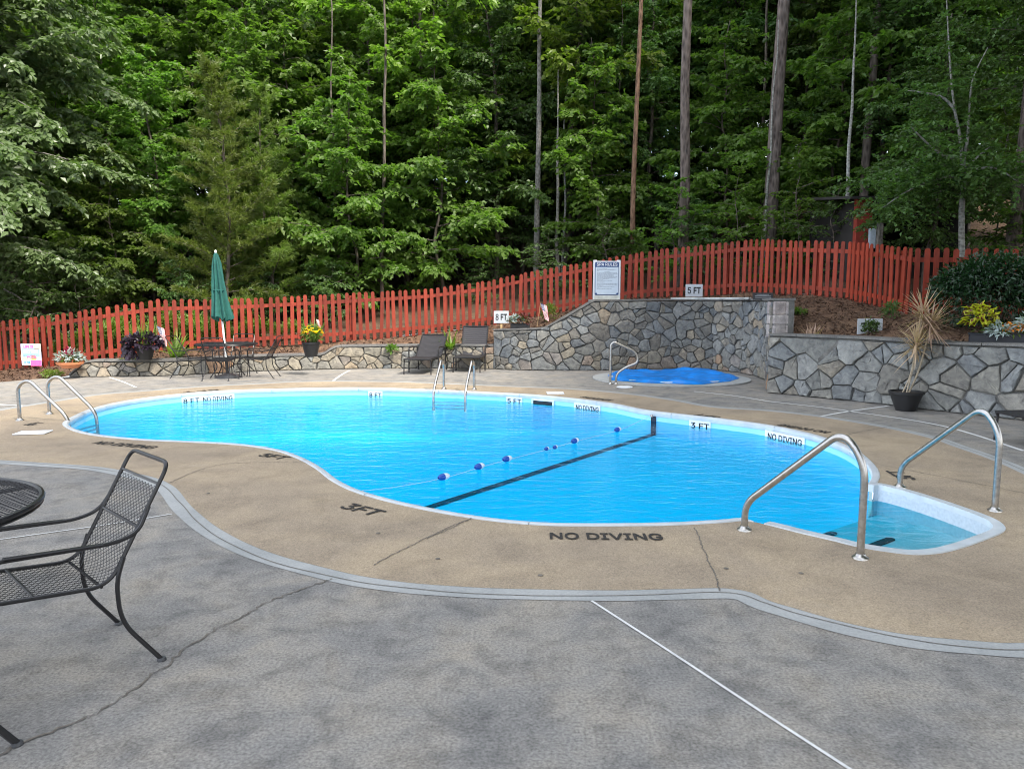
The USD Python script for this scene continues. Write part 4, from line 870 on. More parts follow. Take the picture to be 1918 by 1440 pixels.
edge = np.clip((1 - Rr) / .10, 0, 1); Zt = np.maximum(.03 + (Zt) * edge, .033) 
lob = 1 + .05 * np.cos(5 * np.arctan2(Y2, X2) + .6) + .03 * np.cos(9 * np.arctan2(Y2, X2))
V = np.stack([X2 * srx * lob * 1.03, Y2 * sry * lob * 1.03, Zt], -1).reshape(-1, 3)
i = np.arange(60); ii, jj = np.meshgrid(i, i); b0 = (jj * 61 + ii).ravel()
tp = thing('spa_tarp', 'crumpled bright blue tarp spread over the round spa', 'tarp', (sc_[0], sc_[1], .0))
part(tp, 'sheet', quads(V, np.stack([b0, b0 + 1, b0 + 62, b0 + 61], 1)), M['tarp'], 50)

# ---------------------------------------------------------------- signs
def board_text(parent, txt, w, h, x, z, mt, bold=2, y=-.012, nm='lettering'):
    m = text_fit(txt, w, h, .002, bold); m = xf(m, rx=PI / 2); m.apply_translation([x - w / 2, y, z]); return part(parent, nm, m, M[mt])
def sign_at(name, label, px0, px1, yt, yb, d, rz=0.0):
    a, b = PD(px0, yb, d), PD(px1, yb, d); top_ = PD(px0, yt, d)
    t = thing(name, label, 'sign', ((a[0] + b[0]) / 2, d, a[2]), rz); return t, (b[0] - a[0]), top_[2] - a[2]
t, w, h = sign_at('spa_rules_sign', 'tall white SPA RULES sign with a blue header on the stone wall', 1110.5, 1161.5, 489, 566, 17.45)
part(t, 'board', box((0, .012, h / 2), (w, .02, h), ch=.004), M['sign_white'])
for sx in (-1, 1): part(t, 'frame_post', box((sx * (w / 2 - .045), .035, h / 2 + .012), (.09, .024, h + .02), ch=.004), M['sign_white'])
part(t, 'lower_panel', box((0, -.001, h * .085), (w * .94, .006, h * .15)), M['sign_base'])
pw, ph, pz0 = w * .87, h * .80, h * .175
def rrect(w_, h_, r_): return sbox(-w_ / 2 + r_, r_, w_ / 2 - r_, h_ - r_).buffer(r_, 6)
pan = part(t, 'panel', xf(xf(prism(rrect(pw, ph, .03), 0, .006), rx=PI / 2), (0, 0.0, pz0)), M['sign_blue'])
part(pan, 'text_area', xf(xf(prism(sbox(-pw / 2 + .012, .014, pw / 2 - .012, ph * .845), 0, .003), rx=PI / 2), (0, -.0062, pz0)), M['sign_panel'])
board_text(t, 'SPA RULES', pw * .86, ph * .093, 0, pz0 + ph * .882, 'white', 0, -.0095)
rg = np.random.default_rng(6); bars = []
for k, (fr, wd) in enumerate([(.045, .0), (.80, .42), (.765, .78), (.735, .08), (.70, -1), (.665, .85), (.635, .86), (.61, .7), (.585, .7), (.55, .86), (.52, .8), (.495, .5), (.455, .25), (.425, .64), (.385, .32), (.35, .86), (.32, .84), (.29, .27), (.25, .74), (.22, .1), (.19, .64)]):
    if wd < 0: board_text(t, 'CAUTION', .12, .015, 0, pz0 + ph * fr, 'ink_grey', 1, -.0115, 'caution_line'); continue
    x = -pw * .42; end = x + wd * pw
    while x < end - .004:
        l_ = min(rg.uniform(.012, .05), end - x); bars.append(box((x + l_ / 2, -.0098, pz0 + ph * fr), (l_, .0016, .0085))); x += l_ + .008
part(t, 'small_print', cat_(bars), M['ink_grey'])
for sx in (-1, 1): part(pan, 'corner_tab', box((sx * (pw / 2 - .03), -.0105, pz0 + .03), (.04, .002, .04), ry=PI / 4), M['sign_blue'])
def ft_sign(label, txt, px0, px1, yt, yb, d, stake, rz=0.0, hf=.52, mt='sign_white'):
    t, w, h = sign_at('depth_sign', label, px0, px1, yt, yb, d, rz)
    part(t, 'board', box((0, .008, h / 2), (w, .014, h), ch=.003), M[mt]); gap = txt.split(' ')
    board_text(t, gap[0], w * .20, h * hf, -w * .28, h * .25, 'ink', 1, -.0005); board_text(t, gap[1], w * .42, h * hf, w * .17, h * .25, 'ink', 2, -.0005)
    if stake: part(t, 'stake', box((0, .03, -stake / 2 + h * .4), (.05, .022, stake + h * .8), ch=.003), M['wood'])
    return t
ft_sign('white 8 FT sign on a wooden stake beside the small black planter', '8 FT', 925, 953, 582.5, 605.5, 17.95, .25, .05)
ft_sign('white 5 FT sign standing on the tall grey stone wall', '5 FT', 1284, 1316, 532.5, 556, 17.75, .06)
ft_sign('white depth sign half hidden by a small plant above the right wall', '3 FT', 1605.5, 1652, 597, 630, 12.6, .08, -.03)
t, w, h = sign_at('notice_board', 'small black notice with pale print on the right end of the tall wall', 1410, 1447, 548, 562, 15.65, -.1)
part(t, 'board', box((0, 0, h / 2), (w, .02, h), rx=-.35, ch=.003), M['ink'])
part(t, 'print', cat_([box((0, -.0135 + (h * (.24 - .2 * k)) * .365, h * (.74 - .2 * k)), (w * (.8 - .2 * (k == 0)), .003, .006), rx=-.35) for k in range(3)] ), M['sign_white'])
t, w, h = sign_at('pool_banner', 'colourful pink and blue pool banner hung on the red pickets at the left', 42, 78, 644, 684, 17.0, .06)
part(t, 'cloth', box((0, 0, h / 2), (w, .008, h), ch=.002), M['print_lav'])
for nm, mt, c, s in [('sun', 'print_cream', (.14, .85), (.16, .14)), ('towel', 'print_cream', (-.05, .36), (.36, .13)), ('towel', 'print_orange', (.05, .36), (.10, .11)), ('flamingo_pink_patch', 'print_pink', (.10, .10), (.24, .13)), ('blue_patch', 'print_sky', (0, .60), (.38, .2))]:
    part(t, nm, box((c[0], -.006, c[1] * h), (s[0], .003, s[1]), ch=.001), M[mt])
board_text(t, 'LIFE IS', w * .5, .062, -.05, h * .80, 'print_pink', 3, -.006); board_text(t, 'BETTER', w * .72, .075, .0, h * .56, 'white', 3, -.0085); board_text(t, 'POOL', w * .5, .055, .02, h * .325, 'print_pink', 2, -.0085); board_text(t, 'AT THE', w * .3, .04, -.1, h * .10, 'print_teal', 2, -.0085)
a, b = PD(1259, 561.5, 17.55), PD(1405, 559.5, 16.2)
t = thing('loose_board', 'long pale grey board lying along the top of the tall wall', 'board', ((a[0] + b[0]) / 2, (a[1] + b[1]) / 2, a[2]), math.atan2(b[1] - a[1], b[0] - a[0]))
part(t, 'plank', box((0, 0, .03), (np.linalg.norm(b - a), .14, .04), ch=.006), M['sign_base'])

# ---------------------------------------------------------------- flags
def flag(label, foot, topz, lean, W=.30, H=.19):
    t = thing('small_flag', label, 'flag', foot, 0.0)
    tp = np.array([lean, 0, topz]); part(t, 'stick', tube([(0, 0, 0), tuple(tp)], .005, 6), M['wood'])
    # cloth hanging down from the stick in folds
    def pt(u, v): return (lean * .95 + u * W * .26 + v * H * .62 * (1 - .35 * u), .028 * math.sin(u * 8 + v * 3) * u, topz * .985 - u * W * .93 - v * H * .22)
    nu = 12
    def patch(u0, u1, v0, v1, off):
        U, Vv = np.linspace(u0, u1, nu), (v0, v1); P = [np.array(pt(u, v)) + [0, -off, 0] for v in Vv for u in U]; return quads(P, [[i, i + 1, nu + i + 1, nu + i] for i in range(nu - 1)])
    part(t, 'white_stripes', cat_([patch(0, 1, k / 13, (k + 1) / 13, 0) for k in range(1, 13, 2)]), M['flag_white']); part(t, 'red_stripes', cat_([patch(0, 1, k / 13, (k + 1) / 13, 0) for k in range(0, 13, 2)]), M['flag_red'])
    cn = part(t, 'blue_canton', patch(0, .42, 0, 7 / 13, .004), M['flag_blue'])
    stars = [box(np.array(pt(.04 + .38 * (i + .5 * (j % 2) + .25) / 5.5, (j + .7) / 9 * 7 / 13)) + [0, -.0065, 0], (.008, .002, .008), ry=PI / 4) for i in range(5) for j in range(9)]
    part(cn, 'stars', cat_(stars), M['flag_white'])
q = PD(294, 662, 15.9); flag('small striped flag beside the dark purple potted plant', q, .60, .03, .42, .26)
q = PD(1006, 612, 17.6); flag('small striped flag on a stick at the slope of the tall wall', q, .56, .08, .40, .26)
q = PD(592, 640, 16.2); flag('small furled flag standing in the yellow flower pot', q, .50, .02, .2, .1)

# ---------------------------------------------------------------- pots and plants
def pot(t, r0, r1, h, mt, ribs=0):
    pr = [(0, 0), (r0, 0), (r0 + (r1 - r0) * .92, h * .86), (r1 * 1.03, h * .87), (r1 * 1.04, h), (r1 * .95, h), (r1 * .93, h * .9), (0, h * .9)]
    m = lathe(pr, 28)
    if ribs:
        v = m.vertices; a = np.arctan2(v[:, 1], v[:, 0]); f = 1 + .02 * np.cos(a * 14) * ((v[:, 2] > .01) & (v[:, 2] < h * .86)); v[:, :2] *= f[:, None]; m.vertices = v
    part(t, 'pot', m, M[mt], 30); part(t, 'soil', xf(lathe([(0, .012), (r1 * .92, 0)], 16), (0, 0, h * .905)), M['soil'])
rng = np.random.default_rng(31)
q = PD(273, 673.5, 15.75); t = thing('potted_plant', 'black pot of dark purple trailing leaves on the low wall', 'potted plant', q)
pot(t, .12, .19, .25, 'pot_black')
part(t, 'purple_foliage', cat_([ball_leaves(rng, 380, (-.02, -.02, .34), (.38, .34, .20), .12, .10, up0=-.35, inner=.5), leaves(np.c_[rng.uniform(-.34, -.1, 60), rng.uniform(-.3, 0, 60), rng.uniform(.08, .3, 60)], np.c_[rng.normal(-.4, .3, 60), rng.normal(0, .3, 60), np.full(60, -.9)], np.tile([0, -1, .3], (60, 1)), .11, .09)]), M['purple'])
n = 26; part(t, 'grass_blades', blades(np.c_[rng.normal(0, .06, (n, 2)), np.full(n, .25)], np.c_[rng.normal(0, .33, (n, 2)), np.ones(n)], rng.uniform(.4, .78, n), np.full(n, .022), rng.uniform(.2, .9, n)), M['leaf_y'])
q = PD(583, 666.5, 16.05); t = thing('potted_plant', 'black pot of bright yellow flowers and spiky leaves on the low wall', 'potted plant', q)
pot(t, .13, .19, .30, 'pot_black')
part(t, 'green_foliage', ball_leaves(rng, 420, (.02, 0, .42), (.22, .22, .24), .07, .035), M['leaf_a'])
part(t, 'yellow_flowers', cat_([leaves(np.repeat(c[None] * [.20, .2, .20] + [.05, -.02, .46], 9, 0), np.c_[np.cos(np.arange(9) * .7), np.sin(np.arange(9) * .7), np.full(9, .25)] @ np.eye(3), np.tile(c, (9, 1)), .04, .03) for c in rand_dirs(rng, 38, .1)]), M['yellow'])
n = 22; part(t, 'spiky_leaves', blades(np.c_[rng.normal(0.06, .07, (n, 2)), np.full(n, .3)], np.c_[rng.normal(.05, .36, n), rng.normal(0, .3, n), np.ones(n)], rng.uniform(.35, .62, n), np.full(n, .05), rng.uniform(0, .5, n)), M['leaf_a'])
part(t, 'red_foliage', ball_leaves(rng, 40, (-.16, 0, .36), (.08, .1, .14), .09, .05), M['coleus_dark'])
q = PD(132, 689, 15.35); t = thing('potted_plant', 'wide terracotta bowl of white leaves and a magenta plume beside the wall end', 'potted plant', q)
part(t, 'bowl', lathe([(0, 0), (.15, 0), (.22, .075), (.255, .08), (.262, .125), (.235, .125), (.22, .10), (0, .095)], 30), M['terracotta'], 30)
part(t, 'white_leaves', ball_leaves(rng, 130, (0, 0, .17), (.26, .2, .17), .12, .045, up0=0), M['dusty']); part(t, 'green_leaves', ball_leaves(rng, 110, (.02, 0, .14), (.2, .18, .09), .09, .04, up0=0), M['leaf_a'])
part(t, 'magenta_plume', cat_([ball_leaves(rng, 90, (-.01, -.02, .30), (.09, .08, .12), .06, .035)]), M['magenta'])
q = PD(974, 616, 17.55); t = thing('planter_box', 'small black planter box of grey leaves beside the 8 FT sign', 'planter', q)
part(t, 'box', box((0, 0, .065), (.46, .18, .13), ch=.012), M['pot_black'])
part(t, 'grey_leaves', ball_leaves(rng, 110, (-.1, 0, .16), (.2, .12, .16), .08, .045, up0=0), M['dusty']); part(t, 'dark_leaves', ball_leaves(rng, 110, (.08, 0, .15), (.2, .12, .20), .09, .04, up0=0), M['coleus_dark']); part(t, 'green_leaves', ball_leaves(rng, 90, (0, 0, .15), (.24, .12, .15), .07, .04, up0=0), M['leaf_b'])
# spiky dracaena
q = G(1708, 772); t = thing('potted_plant', 'wide black pot with a tall spiky pale dracaena before the right wall', 'potted plant', (q[0], q[1] + .18, .004))
pot(t, .135, .232, .285, 'pot_black', 1)
def dz(px, py): v = PD(px, py, q[1] + .18); return v - np.array([q[0], q[1] + .18, .004])
heads = [(dz(1742, 612), .45, 110), (dz(1716, 648), .42, 85), (dz(1728, 590), .42, 60)]
stems = [tube(spline([(.03, 0, .25), dz(1722, 690), heads[0][0]], 5), [.014] * 11, 7), tube(spline([(-.05, .02, .25), dz(1706, 700), heads[1][0]], 5), .011, 7), tube(spline([(-.01, -.02, .25), dz(1712, 680), heads[2][0]], 5), .011, 7)]
for s_ in stems: part(t, 'stem', s_, M['stem'], True)
for c, L_, n in heads:
    d = rand_dirs(rng, n, -.75, 1); d[:, 2] += .15
    part(t, 'leaf_tuft', blades(c + d * .02 + np.c_[np.zeros((n, 2)), rng.uniform(-.08, .08, n)], d, L_ * rng.uniform(.75, 1.15, n), np.full(n, .026), rng.uniform(.1, .55, n), 4), M['dracaena'])
# long planter on the right wall
a = PD(1822, 645, 10.68); b = PD(1990, 650, 10.1); q = (a + b) / 2; t = thing('planter_box', 'long dark planter box of mixed flowers on the right wall', 'planter', (q[0], q[1] + .1, a[2] - .01), math.atan2(b[1] - a[1], b[0] - a[0]))
Lp = np.linalg.norm((b - a)[:2]); part(t, 'box', box((0, 0, .085), (Lp, .2, .17), ch=.015), M['pot_navy']); part(t, 'rim', box((0, 0, .165), (Lp + .03, .23, .022), ch=.006), M['pot_navy'])
cc = -Lp / 2
def cl_leaves(n, c, rad): return ball_leaves(rng, n, c, rad, .13, .085, up0=-.1, inner=.55)
rs = np.random.default_rng(77); rng = np.random.default_rng(77); part(t, 'coleus_leaves', cl_leaves(90, (cc + .12, -.02, .34), (.19, .15, .22)), M['coleus'])
rng = np.random.default_rng(77); m = cl_leaves(90, (cc + .12, -.02, .34), (.19, .15, .22)); v = m.vertices.reshape(-1, 4, 3); c_ = v.mean(1, keepdims=True); nn = unit(np.cross(v[:, 1] - v[:, 0], v[:, 2] - v[:, 0])); nn = np.where(nn[:, 2:] < 0, -nn, nn); v2 = np.concatenate([c_ + (v - c_) * .5 + nn[:, None] * o_ for o_ in (.012, -.012)])
part(t, 'coleus_centres', trimesh.Trimesh(v2.reshape(-1, 3), np.vstack([m.faces, m.faces + len(m.vertices)]), process=False), M['coleus_dark'])
part(t, 'dusty_leaves', cat_([ball_leaves(rng, 120, (cc + .36, -.08, .19), (.12, .12, .12), .09, .035, up0=-.4), ball_leaves(rng, 150, (cc + .72, 0, .28), (.17, .13, .15), .10, .035), ball_leaves(rng, 60, (cc + 1.05, 0, .24), (.14, .12, .12), .09, .035)]), M['dusty'])
part(t, 'orange_flowers', ball_leaves(rng, 90, (cc + .55, -.05, .24), (.16, .1, .09), .045, .035), M['orange']); part(t, 'green_leaves', ball_leaves(rng, 160, (cc + .5, 0, .2), (.45, .12, .09), .08, .03), M['leaf_a'])
# the dark laurel behind it
def shrub(name, label, loc, rad, n, L, W, mt, seed, group=None, lobes=9, stems_=5, cat='shrub'):
    r = np.random.default_rng(seed); t = thing(name, label, cat, loc, 0.0, group=group); rad = np.array(rad); ms = []
    st = [tube(spline([(0, 0, -.1), tuple(np.array([c * .3, s * .3, .5]) * rad), tuple(np.array([c * .6, s * .6, 1.3]) * rad)], 4), [.02 * rad[2] * (1 - .08 * i) for i in range(9)], 5) for c, s in [(math.cos(a), math.sin(a)) for a in r.random(stems_) * 2 * PI]]
    part(t, 'stems', cat_(st), M['bark_dark'], True)
    for k in range(lobes):
        d = rand_dirs(r, 1, -.2, 1)[0]; c = np.array([0, 0, rad[2]]) + d * rad * .55
        ms.append(ball_leaves(r, n // lobes, c, rad * r.uniform(.38, .6), L, W, up0=-.6, inner=.35))
    m_ = ball_leaves(r, n // 3, (0, 0, rad[2]), rad, L, W, up0=-.9, inner=.6); ms.append(m_)
    v = cat_(ms); part(t, 'foliage', v, M[mt]); return t
q = np.array([7.75, 12.0]); z = float(TZ(q[0], q[1]))
shrub('laurel_shrub', 'big dark glossy evergreen shrub in front of the fence at the right edge', (q[0], q[1], z - .1), (1.0, .8, .66), 6500, .085, .038, 'laurel', 3, lobes=14)
q2 = np.array([8.9, 11.7]); z = float(TZ(q2[0], q2[1]))
shrub('laurel_shrub', 'second dark evergreen shrub behind the planter at the right edge of the photo', (q2[0], q2[1], z - .1), (.95, .8, .70), 5000, .085, .038, 'laurel', 4, lobes=12)
def sprout(name, label, px, py, d, rad, n, L, W, mt, seed, group=None):
    p = PD(px, py, d); z = float(TZ(p[0], p[1])); return shrub(name, label, (p[0], p[1], z), rad, n, L, W, mt, seed, group, 4, 3, 'plant')
sprout('bed_plant', 'small leafy plant in front of the half hidden white depth sign', 1630, 632, 12.45, (.13, .09, .15), 130, .07, .035, 'leaf_b', 5)
sprout('bed_plant', 'rounded green bush on the slope of the tall wall beside the flag', 1030, 610, 18.1, (.22, .2, .2), 420, .06, .025, 'leaf_y', 6)
sprout('bed_plant', 'tuft of green weeds at the foot of the oblique fence', 1668, 592, 13.3, (.17, .15, .16), 220, .08, .02, 'leaf_b', 7)
sprout('bed_plant', 'low bright sprout on bare mulch behind the stone pier', 1496, 592, 14.3, (.15, .12, .05), 60, .10, .05, 'leaf_a', 8)
sprout('bed_plant', 'single green sprout in the mulch left of the loungers', 735, 640, 17.6, (.12, .1, .07), 40, .11, .06, 'leaf_a', 9)
sprout('bed_plant', 'low grassy tuft on top of the left low wall', 240, 670, 16.0, (.25, .16, .07), 160, .07, .03, 'leaf_y', 10)
sprout('bed_plant', 'pale weed in the mulch left of the terracotta bowl', 96, 695, 15.6, (.25, .2, .08), 160, .07, .035, 'leaf_y', 12)
for k, (px, d, lab) in enumerate([(844, 17.75, 'strappy pale plant between the two far loungers and the fence'), (1520, 12.9, 'dry yellow grass tuft just behind the right wall'), (330, 16.7, 'tall bright strappy plant behind the left patio chair')]):
    p = np.array([(px - CX) / FPX * d, d]); z = float(TZ(p[0], p[1])); t = thing('strappy_plant', lab, 'plant', (p[0], p[1], z)); n = 34; sc2 = [1.0, .45, 1.35][k]
    part(t, 'leaf_blades', blades(np.c_[rng.normal(0, .05, (n, 2)), np.zeros(n)], np.c_[rng.normal(0, .5, (n, 2)), np.ones(n)], sc2 * rng.uniform(.35, .62, n), np.full(n, .04 * sc2 + .008), rng.uniform(.3, 1.3, n)), M['leaf_y' if k != 1 else 'dracaena'])

# ---------------------------------------------------------------- things behind the fence at the right
p = PD(1632, 470, 15.3); z = float(TZ(p[0], p[1])); zt = PD(1632, 428, 15.3)[2]; t = thing('electric_box', 'grey metal box on a pale conduit post behind the red fence', 'electrical box', (p[0], p[1], z))
part(t, 'box', box((0, 0, zt - z - .2), (.12, .09, .40), ch=.008), M['metal_grey']); part(t, 'post', tube([(0, 0, -.1), (0, 0, zt - z - .3)], .02, 8), M['sign_white'], 40)
p2 = PD(1646, 470, 15.6); t = thing('wooden_post', 'weathered wooden post beside the grey metal box', 'post', (p2[0], p2[1], z)); part(t, 'post', box((0, 0, (zt - z) / 2), (.10, .10, zt - z + .3), ch=.008), M['bark_grey'])
# open red shed in the trees
sd = 16.7; a = PD(1600, 450, sd); zf = float(TZ(a[0] + .8, sd + .5)) - .1; zr = PD(1612, 372, sd)[2]; wS = PD(1800, 450, sd)[0] - a[0]
t = thing('shed', 'open-fronted red shed with a dark interior behind the fence', 'shed', (a[0], sd, zf)); H = zr - zf
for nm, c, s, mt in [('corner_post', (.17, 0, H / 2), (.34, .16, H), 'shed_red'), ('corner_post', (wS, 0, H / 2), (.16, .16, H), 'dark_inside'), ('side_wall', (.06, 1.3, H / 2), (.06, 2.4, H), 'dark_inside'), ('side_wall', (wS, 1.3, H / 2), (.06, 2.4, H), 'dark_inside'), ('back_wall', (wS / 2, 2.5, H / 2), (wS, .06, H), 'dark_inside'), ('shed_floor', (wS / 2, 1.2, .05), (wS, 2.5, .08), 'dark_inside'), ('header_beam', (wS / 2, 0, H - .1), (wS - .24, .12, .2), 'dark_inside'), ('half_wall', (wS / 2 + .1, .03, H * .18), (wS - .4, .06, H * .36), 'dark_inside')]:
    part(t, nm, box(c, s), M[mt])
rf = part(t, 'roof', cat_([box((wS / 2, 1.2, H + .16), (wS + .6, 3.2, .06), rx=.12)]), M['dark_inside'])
# ---------------------------------------------------------------- trees
def trunk_line(rng, H, wob, lean=(0, 0)):
    k = 9; t = np.linspace(0, 1, k); w = np.cumsum(rng.normal(0, wob / k ** .5, (k, 2)), 0); w -= w[0]
    return spline(np.c_[w + t[:, None] * np.array(lean) * H, t * H - .3 * (t == 0)], 3)
def make_crown(rng, line, H, h0, R, nb, shape, rise, droop, leafL, leafW, twig_sp=.22, twig_L=.55, K=11, flat=.35, hang=.15, bark_r=.02, needles=False, az_bias=None):
    """branches in tiers along the trunk, side twigs along each branch, leaves along each twig. returns (branch wood, leaves)."""
    tz = (line[:, 2] - line[0, 2]) / (line[-1, 2] - line[0, 2]); wood, P_, D_ = [], [], []
    for b in range(nb):
        u = (b + rng.random()) / nb; h = h0 + (H * .985 - h0) * u
        az = b * 2.399 + rng.normal(0, .35)
        if az_bias is not None and rng.random() < az_bias[1]: az = az_bias[0] + rng.normal(0, .8)
        L = R * shape(u) * rng.uniform(.7, 1.15)
        if L < .15: L = .15
        p = np.array([np.interp(h, line[:, 2], line[:, q]) for q in range(3)]); rs = rise(u) + rng.normal(0, .1)
        d = np.array([math.cos(az) * math.cos(rs), math.sin(az) * math.cos(rs), math.sin(rs)]); pts = [p]; seg = 7
        for q in range(seg):
            d = unit(d + rng.normal(0, .09, 3) + [0, 0, -droop / seg * (.4 + q / seg)]); p = p + d * L / seg; pts.append(p)
        pts = np.array(pts); wood.append(tube(pts, np.linspace(bark_r * (.35 + L / R * .65), .004, seg + 1), 4, False))
        n = max(3, int(L / twig_sp)); s = np.linspace(.08, 1, n) ** .9
        B = np.stack([np.interp(s * seg, np.arange(seg + 1), pts[:, q]) for q in range(3)], 1); T = unit(np.stack([np.interp(np.minimum(s * seg + .3, seg), np.arange(seg + 1), pts[:, q]) - np.interp(np.maximum(s * seg - .3, 0), np.arange(seg + 1), pts[:, q]) for q in range(3)], 1))
        for sg in (-1, 1):
            a = sg * rng.uniform(.6, 1.25, n); c, sn = np.cos(a), np.sin(a)
            d2 = unit(np.stack([T[:, 0] * c - T[:, 1] * sn, T[:, 0] * sn + T[:, 1] * c, T[:, 2] * .6 + rng.normal(0, flat * .7, n) - hang * .6], 1))
            P_.append(B); D_.append(np.c_[d2, (twig_L * (.45 + .65 * (1 - s)) * rng.uniform(.6, 1.3, n) * min(1, L / 1.2))])
        P_.append(pts[-1:]); D_.append(np.c_[T[-1:], [twig_L * .6]])
    B = np.vstack(P_); Dl = np.vstack(D_); D, LL = Dl[:, :3], Dl[:, 3]; T = len(B)
    for_wood = rng.random(T) < .35
    k = np.arange(K); f = (k + .6) / K
    Q = B[:, None] + D[:, None] * (LL[:, None, None] * f[None, :, None]) + np.array([0, 0, -1.0]) * (LL[:, None] * f[None] ** 2 * hang * .9)[..., None]
    if needles:
        nn = 7
        Q = np.repeat(Q.reshape(-1, 3), nn, 0); ax = unit(np.repeat(np.repeat(D, K, 0), nn, 0) * .9 + rng.normal(0, .55, (len(Q), 3))); N = rng.normal(0, 1, Q.shape)
        return cat_(wood), leaves(Q, ax, N, leafL * rng.uniform(.7, 1.2, len(Q)), leafW, 0)
    S = unit(np.cross(D, [0, 0, 1.0])); sg = np.where(k % 2 == 0, 1.0, -1.0)
    ax = D[:, None] * rng.uniform(.3, .9, (T, K, 1)) + S[:, None] * sg[None, :, None] * rng.uniform(.4, 1.0, (T, K, 1)) + np.array([0, 0, -1.0]) * rng.uniform(-.1, .5 + hang, (T, K, 1))
    N = np.array([0, 0, 1.0]) + rng.normal(0, flat, (T, K, 3))
    Q = Q + rng.normal(0, .02, Q.shape)
    n = T * K; return cat_(wood), leaves(Q.reshape(-1, 3), ax.reshape(-1, 3), N.reshape(-1, 3), leafL * rng.uniform(.65, 1.25, n), leafW * rng.uniform(.7, 1.2, n), .14, .1)
def tree(name, label, cat, loc, rz, seed, H, r0, bark_, leaf, wob=.3, lean=(0, 0), group=None, line=None, **kw):
    rng = np.random.default_rng(seed); line = trunk_line(rng, H, wob, lean) if line is None else line
    t = thing(name, label, cat, loc, rz, group=group)
    tt = np.linspace(0, 1, len(line)); tr = part(t, 'trunk', tube(line, r0 * (1 - .75 * tt) * (1 + .35 * np.exp(-tt * 25)), 10, False), M[bark_], True)
    if kw.get('nb'):
        w, l = make_crown(rng, line, H, **kw); part(t, 'branches', w, M[bark_]); part(t, 'crown', l, M[leaf])
    return t
dome_ = lambda u: (1 - u) ** .55 * (.55 + .9 * min(u * 2.5, .5))
cone_ = lambda u: (1 - u) ** .8 * .95 + .06
tall_ = lambda u: .35 + .75 * math.sin(PI * min(u * .9 + .12, 1))
protos = {}
def kind(k):
    """what each kind of tree is made of."""
    return dict(
      maple=dict(H=8.0, r0=.06, bark_='bark_dark', leaf='leaf_a', wob=.35, h0=1.0, R=2.5, nb=52, shape=dome_, rise=lambda u: .12 + .5 * u, droop=.35, leafL=.14, leafW=.115, twig_sp=.16, twig_L=.62, K=13, flat=.5, hang=.22),
      maple2=dict(H=6.2, r0=.045, bark_='bark_dark', leaf='leaf_a', wob=.45, h0=.7, R=2.3, nb=42, shape=dome_, rise=lambda u: .1 + .4 * u, droop=.4, leafL=.145, leafW=.12, twig_sp=.16, twig_L=.62, K=13, flat=.5, hang=.25),
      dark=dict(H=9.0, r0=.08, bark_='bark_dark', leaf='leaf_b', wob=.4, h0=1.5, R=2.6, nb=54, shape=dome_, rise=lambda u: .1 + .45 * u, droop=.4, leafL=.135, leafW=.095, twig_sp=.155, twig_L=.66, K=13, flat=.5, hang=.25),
      tall=dict(H=17.0, r0=.13, bark_='bark_dark', leaf='leaf_a', wob=.5, h0=3.5, R=3.3, nb=72, shape=tall_, rise=lambda u: .25 + .6 * u, droop=.45, leafL=.19, leafW=.14, twig_sp=.2, twig_L=.85, K=13, flat=.55, hang=.2, bark_r=.035),
      tall2=dict(H=19.0, r0=.17, bark_='bark_dark', leaf='leaf_b', wob=.6, h0=4.5, R=3.6, nb=72, shape=tall_, rise=lambda u: .2 + .6 * u, droop=.45, leafL=.2, leafW=.145, twig_sp=.2, twig_L=.9, K=13, flat=.55, hang=.2, bark_r=.035),
      bright=dict(H=14.0, r0=.10, bark_='bark_dark', leaf='leaf_y', wob=.5, h0=2.0, R=3.0, nb=50, shape=tall_, rise=lambda u: .2 + .55 * u, droop=.4, leafL=.19, leafW=.135, twig_sp=.2, twig_L=.8, K=13, flat=.55, hang=.2),
      needle=dict(H=7.0, r0=.06, bark_='bark_dark', leaf='needle', wob=.2, h0=.5, R=2.0, nb=60, shape=cone_, rise=lambda u: .25 + .5 * u, droop=.15, leafL=.15, leafW=.017, twig_sp=.17, twig_L=.5, K=9, hang=-.05, needles=True),
      sapling=dict(H=3.6, r0=.022, bark_='bark_dark', leaf='leaf_a', wob=.3, h0=.3, R=1.3, nb=22, shape=dome_, rise=lambda u: .2 + .4 * u, droop=.3, leafL=.115, leafW=.085, twig_sp=.2, twig_L=.5, K=9, flat=.3, hang=.15),
      under=dict(H=2.6, r0=.025, bark_='bark_dark', leaf='leaf_b', wob=.3, h0=.15, R=1.4, nb=22, shape=dome_, rise=lambda u: .15 + .35 * u, droop=.3, leafL=.12, leafW=.075, twig_sp=.2, twig_L=.5, K=9, flat=.5, hang=.25))[k]
NAMES = dict(maple='maple_tree', maple2='young_maple_tree', dark='understory_tree', tall='hardwood_tree', tall2='dark_hardwood_tree', bright='yellow_green_tree', needle='young_pine_tree', sapling='sapling', under='forest_shrub')
CATS = dict(sapling='sapling', under='shrub')
SEED = dict(maple=(41, 42), maple2=(43, 44), dark=(45, 46), tall=(47,), tall2=(48,), bright=(49,), needle=(50, 53), sapling=(51,), under=(52,))
def put(k, v, label, x, y, rz, sc=1.0, group=None, dz_=0.0):
    z = float(TZ(np.array([x]), np.array([y]))[0]) - .1 + dz_; key = (k, v % len(SEED[k]))
    if key in protos: return copy(protos[key], label, (x, y, z), rz, sc, group)
    o = tree(NAMES[k], label, CATS.get(k, 'tree'), (x, y, z), rz, SEED[k][key[1]], group=group, **kind(k))
    o.GetAttribute('xformOp:scale').Set(Gf.Vec3f(*(sc if np.ndim(sc) else (sc,) * 3))); protos[key] = o; return o
def X(px, d): return (px - CX) / FPX * d

